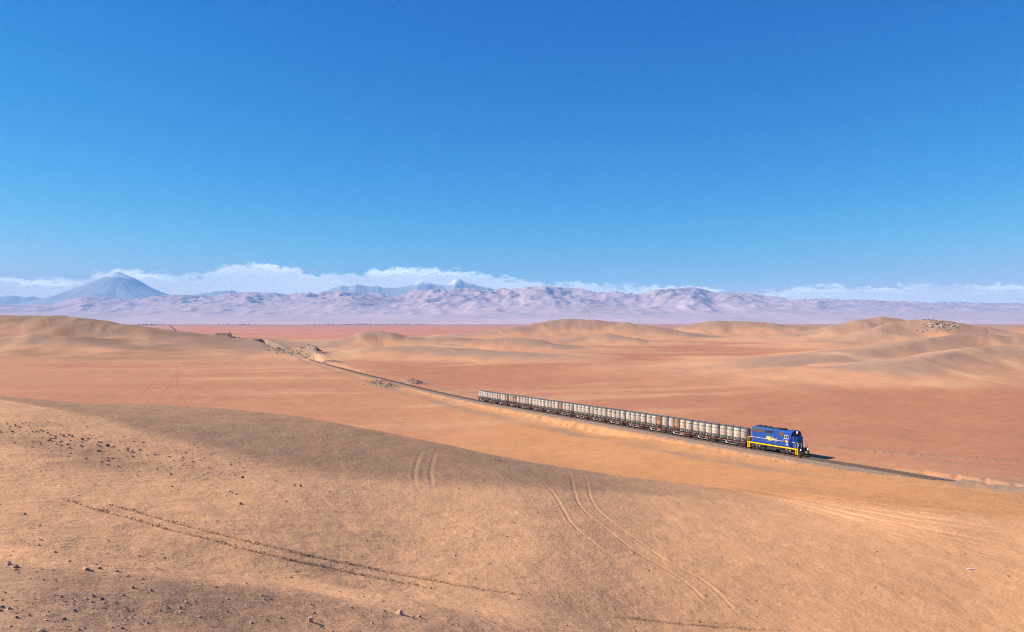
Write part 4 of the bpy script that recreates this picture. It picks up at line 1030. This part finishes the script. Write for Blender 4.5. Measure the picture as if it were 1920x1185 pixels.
ORD = ['first', 'second', 'third', 'fourth', 'fifth', 'sixth', 'seventh', 'eighth', 'ninth', 'tenth', 'eleventh', 'twelfth', 'thirteenth', 'fourteenth', 'fifteenth', 'last']
RUSTY = {(3, 1), (2, 2), (12, 1), (13, 0), (8, 3)}
used = set()
def take(src):
    if id(src) in used or src.name in used: return copy_tree(src)
    used.add(src.name); return src
rd = random.Random(11)
for k in range(16):
    tc_ = 18.72 + k * WLEN
    w = take(wag0); w.matrix_world = on_track(tc_)
    tag(w, f'black and orange flat wagon carrying drum containers, {ORD[k]} wagon behind the locomotive', 'wagon', 'flat wagons of the train')
    for j in range(4):
        src = drumr if (k, j) in RUSTY else drum0
        d = take(src); d.matrix_world = on_track(tc_) @ Matrix.Translation(((1.5 - j) * PITCH, 0, Z_B)) @ Matrix.Rotation(math.radians(rd.uniform(-7, 7)), 4, 'Z')
        look = 'rust-streaked pale' if (k, j) in RUSTY else 'pale grey'
        tag(d, f'{look} drum container, {ORD[j] if j < 3 else "hindmost"} of four on the {ORD[k]} wagon', 'container', 'drum containers on the train')

# ------------------------------------------------------------------ stones
_u = ['', 'first', 'second', 'third', 'fourth', 'fifth', 'sixth', 'seventh', 'eighth', 'ninth', 'tenth', 'eleventh', 'twelfth', 'thirteenth', 'fourteenth', 'fifteenth', 'sixteenth', 'seventeenth', 'eighteenth', 'nineteenth']
def nth(n):
    if n < 20: return _u[n]
    t_, r_ = divmod(n, 10)
    return {2: 'twentieth', 3: 'thirtieth'}[t_] if r_ == 0 else {2: 'twenty', 3: 'thirty'}[t_] + '-' + _u[r_]
def tone(m_): return {'dark_rock': 'dark', 'tan_rock': 'tan', 'pale_rock': 'whitish'}[m_.name]
def stone_mesh(name, seed, sx=1, sy=1, sz=.75, sub=2, rough=.35, flat=True):
    r_ = random.Random(seed); bm = bmesh.new(); bmesh.ops.create_icosphere(bm, subdivisions=sub, radius=1)
    cuts = [(Vector((r_.gauss(0, 1), r_.gauss(0, 1), r_.gauss(0, .8))).normalized(), r_.uniform(.42, .80)) for _ in range(11)]
    for v in bm.verts:
        for n, dd in cuts:
            k = v.co.dot(n)
            if k > dd: v.co -= n * (k - dd)
        v.co *= 1 + rough * .25 * (r_.random() - .5)
        v.co.x *= sx; v.co.y *= sy; v.co.z *= sz
    me = bpy.data.meshes.new(name); bm.to_mesh(me); bm.free()
    for p in me.polygons: p.use_smooth = not flat
    return me
STONES = [stone_mesh('rock', 100 + i, 1.0, .85 + .1 * (i % 3), .55 + .12 * (i % 4)) for i in range(8)]
def with_mat(me, mat):
    key = me.name + mat.name
    if key not in with_mat.c:
        c = me.copy(); c.materials.clear(); c.materials.append(mat); with_mat.c[key] = c
    return with_mat.c[key]
with_mat.c = {}
def rock(px, py, wpx, i, mat, label, group=None, mesh=None, flat=1.0):
    x, y = ground_hit(px, py); r_ = wpx / F_PX * y * .5; z = gz_at(x, y)
    o = link('rock', mesh or with_mat(STONES[i % 8], mat), None)
    hz_ = max(v.co.z for v in o.data.vertices) * r_ * flat
    o.location = (x, y, z + hz_ * .45); o.scale = (r_, r_, r_ * flat); o.rotation_euler = (rng.uniform(-.2, .2), rng.uniform(-.2, .2), rng.uniform(0, 6.28))
    tag(o, label, 'rock', group); return o
RN = M['rock_dark']; RTN = M['rock_tan']; RP = M['rock_pale']
rock(749, 1151, 21, 0, RTN, 'largest tan boulder near the bottom edge, small dark rock beside it')
rock(774, 1158, 11, 1, RN, 'dark rock just right of the largest tan boulder')
rock(786, 1157, 9, 2, RTN, 'tan rock second to the right of the largest boulder')
rock(722, 1147, 8, 3, RN, 'dark rock just left of the largest tan boulder')
rock(162, 1068, 19, 4, RTN, 'pointed brown boulder standing alone on the dark gravel shoulder')
rock(186, 1066, 10, 5, RN, 'dark rock just right of the pointed brown boulder')
rock(15, 1059, 15, 6, RTN, 'brown boulder at the left edge, touching its darker neighbour')
rock(28, 1064, 13, 7, RN, 'dark boulder leaning on the brown one at the left edge')
rock(220, 1072, 12, 1, RN, 'broad flat dark rock right of the pointed brown boulder')
rock(130, 1053, 9, 3, RN, 'dark rock on the skyline of the gravel shoulder')
rock(430, 922, 8, 2, RP, 'whitish rock above the dark flat rock on the middle slope')
rock(442, 927, 8, 0, RTN, 'tan rock just right of the whitish one on the middle slope')
rock(450, 945, 10, 5, RN, 'flat dark rock below the whitish one on the middle slope')
rock(154, 824, 9, 6, RTN, 'round tan rock at the right end of the stone scatter')
rock(104, 832, 7, 4, RP, 'whitish rock at the lower edge of the stone scatter')
rock(349, 1130, 8, 2, RTN, 'small tan rock casting a shadow on the near gravel')
rock(376, 1097, 6, 0, RP, 'small whitish rock on the near gravel slope')
rock(891, 1147, 8, 4, RTN, 'lone tan rock right of the largest boulder')
rock(659, 1140, 9, 1, RN, 'flat dark rock left of the largest boulder')
blk = MB().prism([(-.5, -.4), (.48, -.42), (.52, .38), (-.46, .44)], -.62, .62, 'z')
bo = blk.build('stone_block', M['rock_tan'], None, .05); x, y = ground_hit(582, 1166); s_ = 8 / F_PX * y
bo.scale = (s_, s_, s_); bo.location = (x, y, gz_at(x, y) + .5 * s_); bo.rotation_euler = (.05, -.06, .5)
tag(bo, 'squared tan stone block standing on the near gravel', 'stone')
SC = [(13, 794, 4), (28, 797, 5), (41, 795, 5), (19, 800, 5), (37, 801, 6), (23, 810, 5), (61, 810, 4), (38, 814, 3), (81, 809, 5), (88, 812, 7), (93, 816, 6), (104, 819, 6), (112, 814, 6), (118, 818, 6), (128, 817, 8), (135, 819, 6),
      (92, 826, 8), (97, 822, 5), (151, 836, 7), (130, 840, 6), (182, 834, 5), (187, 837, 5), (202, 837, 9), (212, 837, 7), (189, 830, 5), (239, 844, 6), (246, 847, 7), (261, 844, 7), (276, 854, 5), (291, 853, 5), (317, 857, 5), (324, 864, 4)]
for i, (px, py, w) in enumerate(sorted(SC)):
    mt = (RN, RTN, RN, RN, RTN)[i % 5]
    rock(px, py, w + .8, i, mt, f'small {tone(mt)} rock in the left shoulder stone scatter, {nth(i + 1)} from the left', 'stones scattered on the left shoulder')
SP = [(321, 891, 5), (179, 909, 4), (333, 918, 6), (440, 891, 5), (455, 896, 7), (222, 875, 6), (75, 986, 6), (163, 801, 5), (560, 977, 4), (517, 902, 5), (551, 910, 6), (563, 912, 6), (617, 922, 5), (535, 940, 6), (841, 1075, 6), (989, 1111, 5), (1063, 1173, 6), (1042, 1180, 5), (976, 1123, 4), (971, 1124, 4)]
for i, (px, py, w) in enumerate(sorted(SP)):
    mt = (RN, RN, RTN)[i % 3]
    rock(px, py, w + .5, i + 3, mt, f'small {tone(mt)} stray rock alone on the sandy slope, {nth(i + 1)} from the left', 'stray rocks on the near slopes')
SG = [(19, 1042, 7), (99, 1069, 7), (54, 1154, 8), (86, 1163, 9), (248, 1102, 10), (276, 1111, 7), (64, 1123, 7), (600, 1174, 7), (495, 1124, 6), (765, 1140, 6), (490, 1155, 6), (308, 1148, 7), (425, 1147, 8), (340, 1168, 8), (262, 1170, 8), (210, 1166, 6), (140, 1145, 9), (172, 1150, 7), (20, 1175, 8), (365, 1128, 7)]
for i, (px, py, w) in enumerate(sorted(SG)):
    mt = (RN, RTN, RN)[i % 3]
    rock(px, py, w + .5, i + 1, mt, f'small {tone(mt)} rock bedded in the near dark gravel, {nth(i + 1)} from the left', 'rocks in the near gravel', flat=.7)

# pebbles, clods along the ruts, rubble on the banks: too many to count
def lowstones(n, seed):
    r_ = random.Random(seed); out = []
    for i in range(n):
        bm = bmesh.new(); bmesh.ops.create_icosphere(bm, subdivisions=1, radius=1)
        for v in bm.verts: v.co *= r_.uniform(.7, 1.1)
        sx, sy, sz = r_.uniform(.8, 1.2), r_.uniform(.7, 1.1), r_.uniform(.45, .85)
        V_ = np.array([(v.co.x * sx, v.co.y * sy, v.co.z * sz) for v in bm.verts]); bm.verts.index_update()
        F_ = np.array([[v.index for v in f.verts] for f in bm.faces]); bm.free(); out.append((V_, F_))
    return out
LOW = lowstones(5, 5)
def octs():
    V_ = np.array([(1, 0, 0), (0, .9, 0), (-1, 0, 0), (0, -.9, 0), (0, 0, .7), (0, 0, -.7)], float)
    return V_, np.array([(0, 1, 4), (1, 2, 4), (2, 3, 4), (3, 0, 4), (1, 0, 5), (2, 1, 5), (3, 2, 5), (0, 3, 5)])
def scatter(name, pts, mats, label, seed, shapes=LOW, sink=.25, parent=None):
    nprng = np.random.RandomState(seed); Vs = []; Fs = []; base = 0; Cs = []
    for (x, y, z, r_) in pts:
        V_, F_ = shapes[nprng.randint(len(shapes))]; a = nprng.uniform(0, 6.28); c, s = math.cos(a), math.sin(a)
        W = V_ * r_; W = np.c_[W[:, 0] * c - W[:, 1] * s + x, W[:, 0] * s + W[:, 1] * c + y, W[:, 2] + z + r_ * sink]
        Vs.append(W); Fs.append(F_ + base); base += len(W); cc = np.array(mats[nprng.randint(len(mats))]) * nprng.uniform(.75, 1.25); Cs.append(np.tile(cc, (len(W), 1)))
    me = mesh_from_np(name, np.vstack(Vs), np.vstack(Fs), False, np.vstack(Cs))
    o = link(name, me, M['pebble'], parent, kind='stuff'); o['label'] = label; return o
mp_, nt, b = new_mat('pebble_stone'); a_ = nt.nodes.new('ShaderNodeAttribute'); a_.attribute_name = 'albedo'; nt.links.new(a_.outputs['Color'], b.inputs['Base Color']); b.inputs['Roughness'].default_value = .95; b.inputs['Specular IOR Level'].default_value = .1
M['pebble'] = mp_
np.random.seed(3)
pr = random.Random(21)
CD, CT, CP = (.19, .13, .098), (.34, .225, .155), (.55, .45, .38)
def seen_points(n, x0, x1, y0, y1, keep=None):
    out = []
    while len(out) < n:
        px = pr.uniform(x0, x1); py = pr.uniform(y0, y1)
        if keep and pr.random() > keep(px, py): continue
        x, y = ground_hit(px, py)
        if y < 108: out.append((x, y, gz_at(x, y)))
    return out
_pa, _pb = np.meshgrid(np.arange(-100, 2020, 8.0), np.arange(740, 1230, 4.0))
PATCH = np.clip(.35 + .8 * fbm((_pa - 960) / 60, _pb / 22, 3, 701), .04, 1)
def patchy(px, py): return PATCH[int((py - 740) / 4), int((px + 100) / 8)]
P_ = []
for (x, y, z) in seen_points(3600, -60, 1980, 760, 1215, patchy):
    P_.append((x, y, z, min(.12, .020 * pr.paretovariate(2.6)) * (.6 + y / 90)))
for (x, y, z) in seen_points(2100, -60, 900, 1030, 1215, patchy):
    P_.append((x, y, z, min(.10, .014 * pr.paretovariate(2.2))))
for (x, y, z) in seen_points(700, -20, 460, 790, 900, lambda px, py: math.exp(-((py - (800 + .19 * px)) / 26) ** 2)):
    P_.append((x, y, z, min(.16, .030 * pr.paretovariate(1.9))))
scatter('pebbles', P_, [CD, CT, CT, (.40, .27, .18), (.22, .15, .11)], 'loose pebbles strewn over the sandy hill', 5, [octs()] + LOW[:1], .05)
clods = []
for XY, (p, hw, dp, tn) in zip(RUT_XY, RUTS):
    if tn > .9 or len(p) < 6: continue
    for (ax, ay), (bx, by) in zip(XY[:-1], XY[1:]):
        L_ = math.hypot(bx - ax, by - ay)
        for _ in range(int(L_ * 26)):
            k = pr.random(); x = ax + (bx - ax) * k + pr.gauss(0, hw * .8); y = ay + (by - ay) * k + pr.gauss(0, hw * .8); clods.append((x, y, gz_at(x, y), pr.uniform(.018, .062)))
scatter('clods', clods, [(.22, .135, .08), (.30, .185, .11), (.38, .235, .14)], 'crumbled clods along the wheel ruts', 6, [octs()], .2)
rub = []
def rubble(poly, n, spread, r0, r1):
    for _ in range(n):
        i = pr.randrange(len(poly) - 1); k = pr.random(); x = poly[i][0] * (1 - k) + poly[i + 1][0] * k + pr.gauss(0, spread); y = poly[i][1] * (1 - k) + poly[i + 1][1] * k + pr.gauss(0, spread)
        rub.append((x, y, gz_at(x, y), pr.uniform(r0, r1)))
for i, (n, r0, r1) in enumerate([(190, .3, 1.1), (230, .3, 1.2), (120, .4, 1.3), (150, .2, .7), (110, .2, .7), (200, .15, .6), (170, .15, .5), (60, .05, .15), (40, .05, .15)]):
    rubble(SPOIL[i][0], n, SPOIL[i][2] * .55, r0, r1)
for _ in range(700):                                       # stones rolled down the near bank
    t = pr.uniform(-40, 420); s = 3.0 + abs(pr.gauss(0, 3.0)); p = T0 + TDIR * t + TNRM * s
    rub.append((p[0], p[1], gz_at(p[0], p[1]), pr.uniform(.05, .20)))
scatter('rubble', rub, [(.17, .125, .10), (.22, .16, .125), CT, (.36, .27, .21)], 'broken rock on the spoil heaps and railway banks', 7, LOW, .2)

# pale rock outcrop on the right-hand hill
oc = []
for px, py, n, sx, sy in [(1752, 607, 16, 9, 3), (1742, 612, 14, 8, 3), (1764, 612, 16, 8, 3.5), (1780, 609, 14, 7, 2.5), (1790, 612, 12, 5, 3), (1736, 618, 8, 5, 2), (1730, 622, 5, 3, 1.5), (1718, 620, 2, 1.5, .6), (1750, 620, 8, 4, 2), (1778, 619, 7, 4, 2), (1735, 599, 7, 8, 1), (1762, 603, 8, 6, 1.5)]:
    for _ in range(n):
        x, y = ground_hit(px + pr.gauss(0, sx * .6), py + pr.gauss(0, sy * .6), 300); oc.append((x, y, gz_at(x, y), pr.uniform(.5, 1.6)))
scatter('rock_outcrop', oc, [(.52, .45, .40), (.60, .53, .47), (.22, .17, .14), (.30, .24, .20), (.42, .35, .30)], 'pale broken rock outcrop on the tan hill', 8, LOW, .3)

# ------------------------------------------------------------------ small things
def post(px, py, h, r_, mat, label, cat, name):
    x, y = ground_hit(px, py); z = gz_at(x, y)
    o = MB().prism([(-r_, -r_), (r_, -r_), (r_ * .9, r_), (-r_ * .9, r_)], -.2, h, 'z').prism([(-r_ * 1.3, -r_ * 1.3), (r_ * 1.3, -r_ * 1.3), (r_ * 1.3, r_ * 1.3), (-r_ * 1.3, r_ * 1.3)], h, h + .06, 'z').build(name, mat, None, .01)
    o.location = (x, y, z); tag(o, label, cat); return o
post(588.5, 673, 2.4, .22, M['white'], 'white marker post beside the line near the cutting', 'post', 'marker_post')
x, y = ground_hit(1820, 1068)
lt = MB().prism([(-.34, -.05), (-.1, -.07), (.12, -.02), (.36, .05), (.35, .1), (.08, .07), (-.12, .03), (-.35, .03)], 0, .06, 'z').build('plastic_litter', M['white'], None, .008); lt.location = (x, y, gz_at(x, y) + .03); lt.rotation_euler = (0, 0, -.15)
tag(lt, 'white scrap of plastic lying on the sand at the right', 'litter')

# far settlement at the edge of the plain
M['farwall'] = paint('whitewash', (.72, .68, .64), .9, var=.1, scale=.1)
M['farroof'] = paint('roof_sheet', (.35, .28, .24), .9, var=.2, scale=.1)
M['fartree'] = paint('dark_foliage', (.035, .055, .03), .95, var=.4, scale=.08, spec=.1)
def far_house(px, py, wpx, hpx, i):
    x, y = ground_hit(px, py, 2000); y = min(y, 11500); x = (px - CX) / F_PX * y; z = gz_at(x, y); k = y / F_PX; w = wpx * k * .5; h = hpx * k
    e = empty('house', Matrix.Translation((x, y, z)) @ Matrix.Rotation(pr.uniform(-.3, .3), 4, 'Z'), label=f'small white building in the distant settlement, {nth(i + 1)} from the left', cat='building', group='buildings of the distant settlement')
    MB().box(-w, w, -w * .5, w * .5, -2, h).build('wall', M['farwall'], e)
    MB().prism([(-w * .6, h + .02), (w * .6, h + .02), (0, h * 1.35)], -w * 1.05, w * 1.05, 'x').build('roof', M['farroof'], e)
hs = [(404, 1.6), (411, 2.2), (419, 1.4), (428, 2.6), (438, 1.5), (447, 2.0), (458, 1.3), (466, 1.8), (578, 2.0), (590, 2.6), (600, 1.6), (611, 2.2), (624, 1.8), (640, 2.5), (655, 1.6), (668, 2.0), (687, 1.4), (704, 2.2), (722, 1.6), (742, 1.4), (760, 1.8), (788, 1.5), (806, 1.4), (300, 2.6), (282, 2.0)]
for i, (px, w) in enumerate(sorted(hs)): far_house(px, 609.6 - .6 * (i % 3), w + .6, .9 + .3 * (i % 2), i)
tr = []
for x0, x1, py, n, r_ in [(216, 236, 608.6, 16, 7), (232, 290, 610.0, 60, 7), (258, 308, 606.9, 50, 7), (405, 480, 609.4, 26, 6), (452, 470, 609.2, 14, 8), (600, 660, 609.2, 40, 7), (663, 700, 608.6, 44, 9), (700, 770, 607.6, 50, 8), (735, 770, 606.9, 30, 7), (780, 800, 608.3, 22, 7)]:
    for _ in range(n):
        px = pr.uniform(x0, x1); x, y = ground_hit(px, py + pr.uniform(-.3, .3), 2000); y = min(y, 11800); x = (px - CX) / F_PX * y
        for q in range(4): tr.append((x + pr.gauss(0, r_ * .5), y + pr.gauss(0, r_ * .5), gz_at(x, y) + q * r_ * .35, r_ * pr.uniform(.35, .7)))
ft = scatter('far_trees', tr, [(.03, .045, .03), (.05, .065, .04)], 'dark belts of trees around the distant settlement', 9, LOW, .3)
# asphalt road running out across the far plain
rp = [ground_hit(px, py, 1300) for px, py in [(334, 623), (330, 620), (325, 616), (321, 612.5), (318.5, 609.8), (317, 607.8)]]
rp = [(x * min(1, 11500 / y), min(y, 11500)) for x, y in rp]
V_ = []
for i, (x, y) in enumerate(rp):
    w = 3.5 + y / 1500
    V_ += [(x - w, y, gz_at(x - w, y) + .6), (x + w, y, gz_at(x + w, y) + .6)]
road = link('road', mesh_from_np('road', np.array(V_), grid_faces(len(rp), 2), True), paint('asphalt', (.06, .058, .058), .9, var=.1, scale=.1), kind='structure')

# ------------------------------------------------------------------ desert haze
hb = MB().box(-34000, 34000, -22500, 30600, -165, 1680).build('haze', None, None, kind='stuff')
mh = bpy.data.materials.new('haze'); mh.use_nodes = True; hn = mh.node_tree; hn.nodes.clear()
ho = hn.nodes.new('ShaderNodeOutputMaterial'); pv = hn.nodes.new('ShaderNodeVolumePrincipled')
pv.inputs['Color'].default_value = (.24, .55, 1.0, 1); pv.inputs['Density'].default_value = 3.9e-5
hn.links.new(pv.outputs[0], ho.inputs['Volume'])
hb.data.materials.append(mh); hb['label'] = 'pale blue desert haze over the plain'
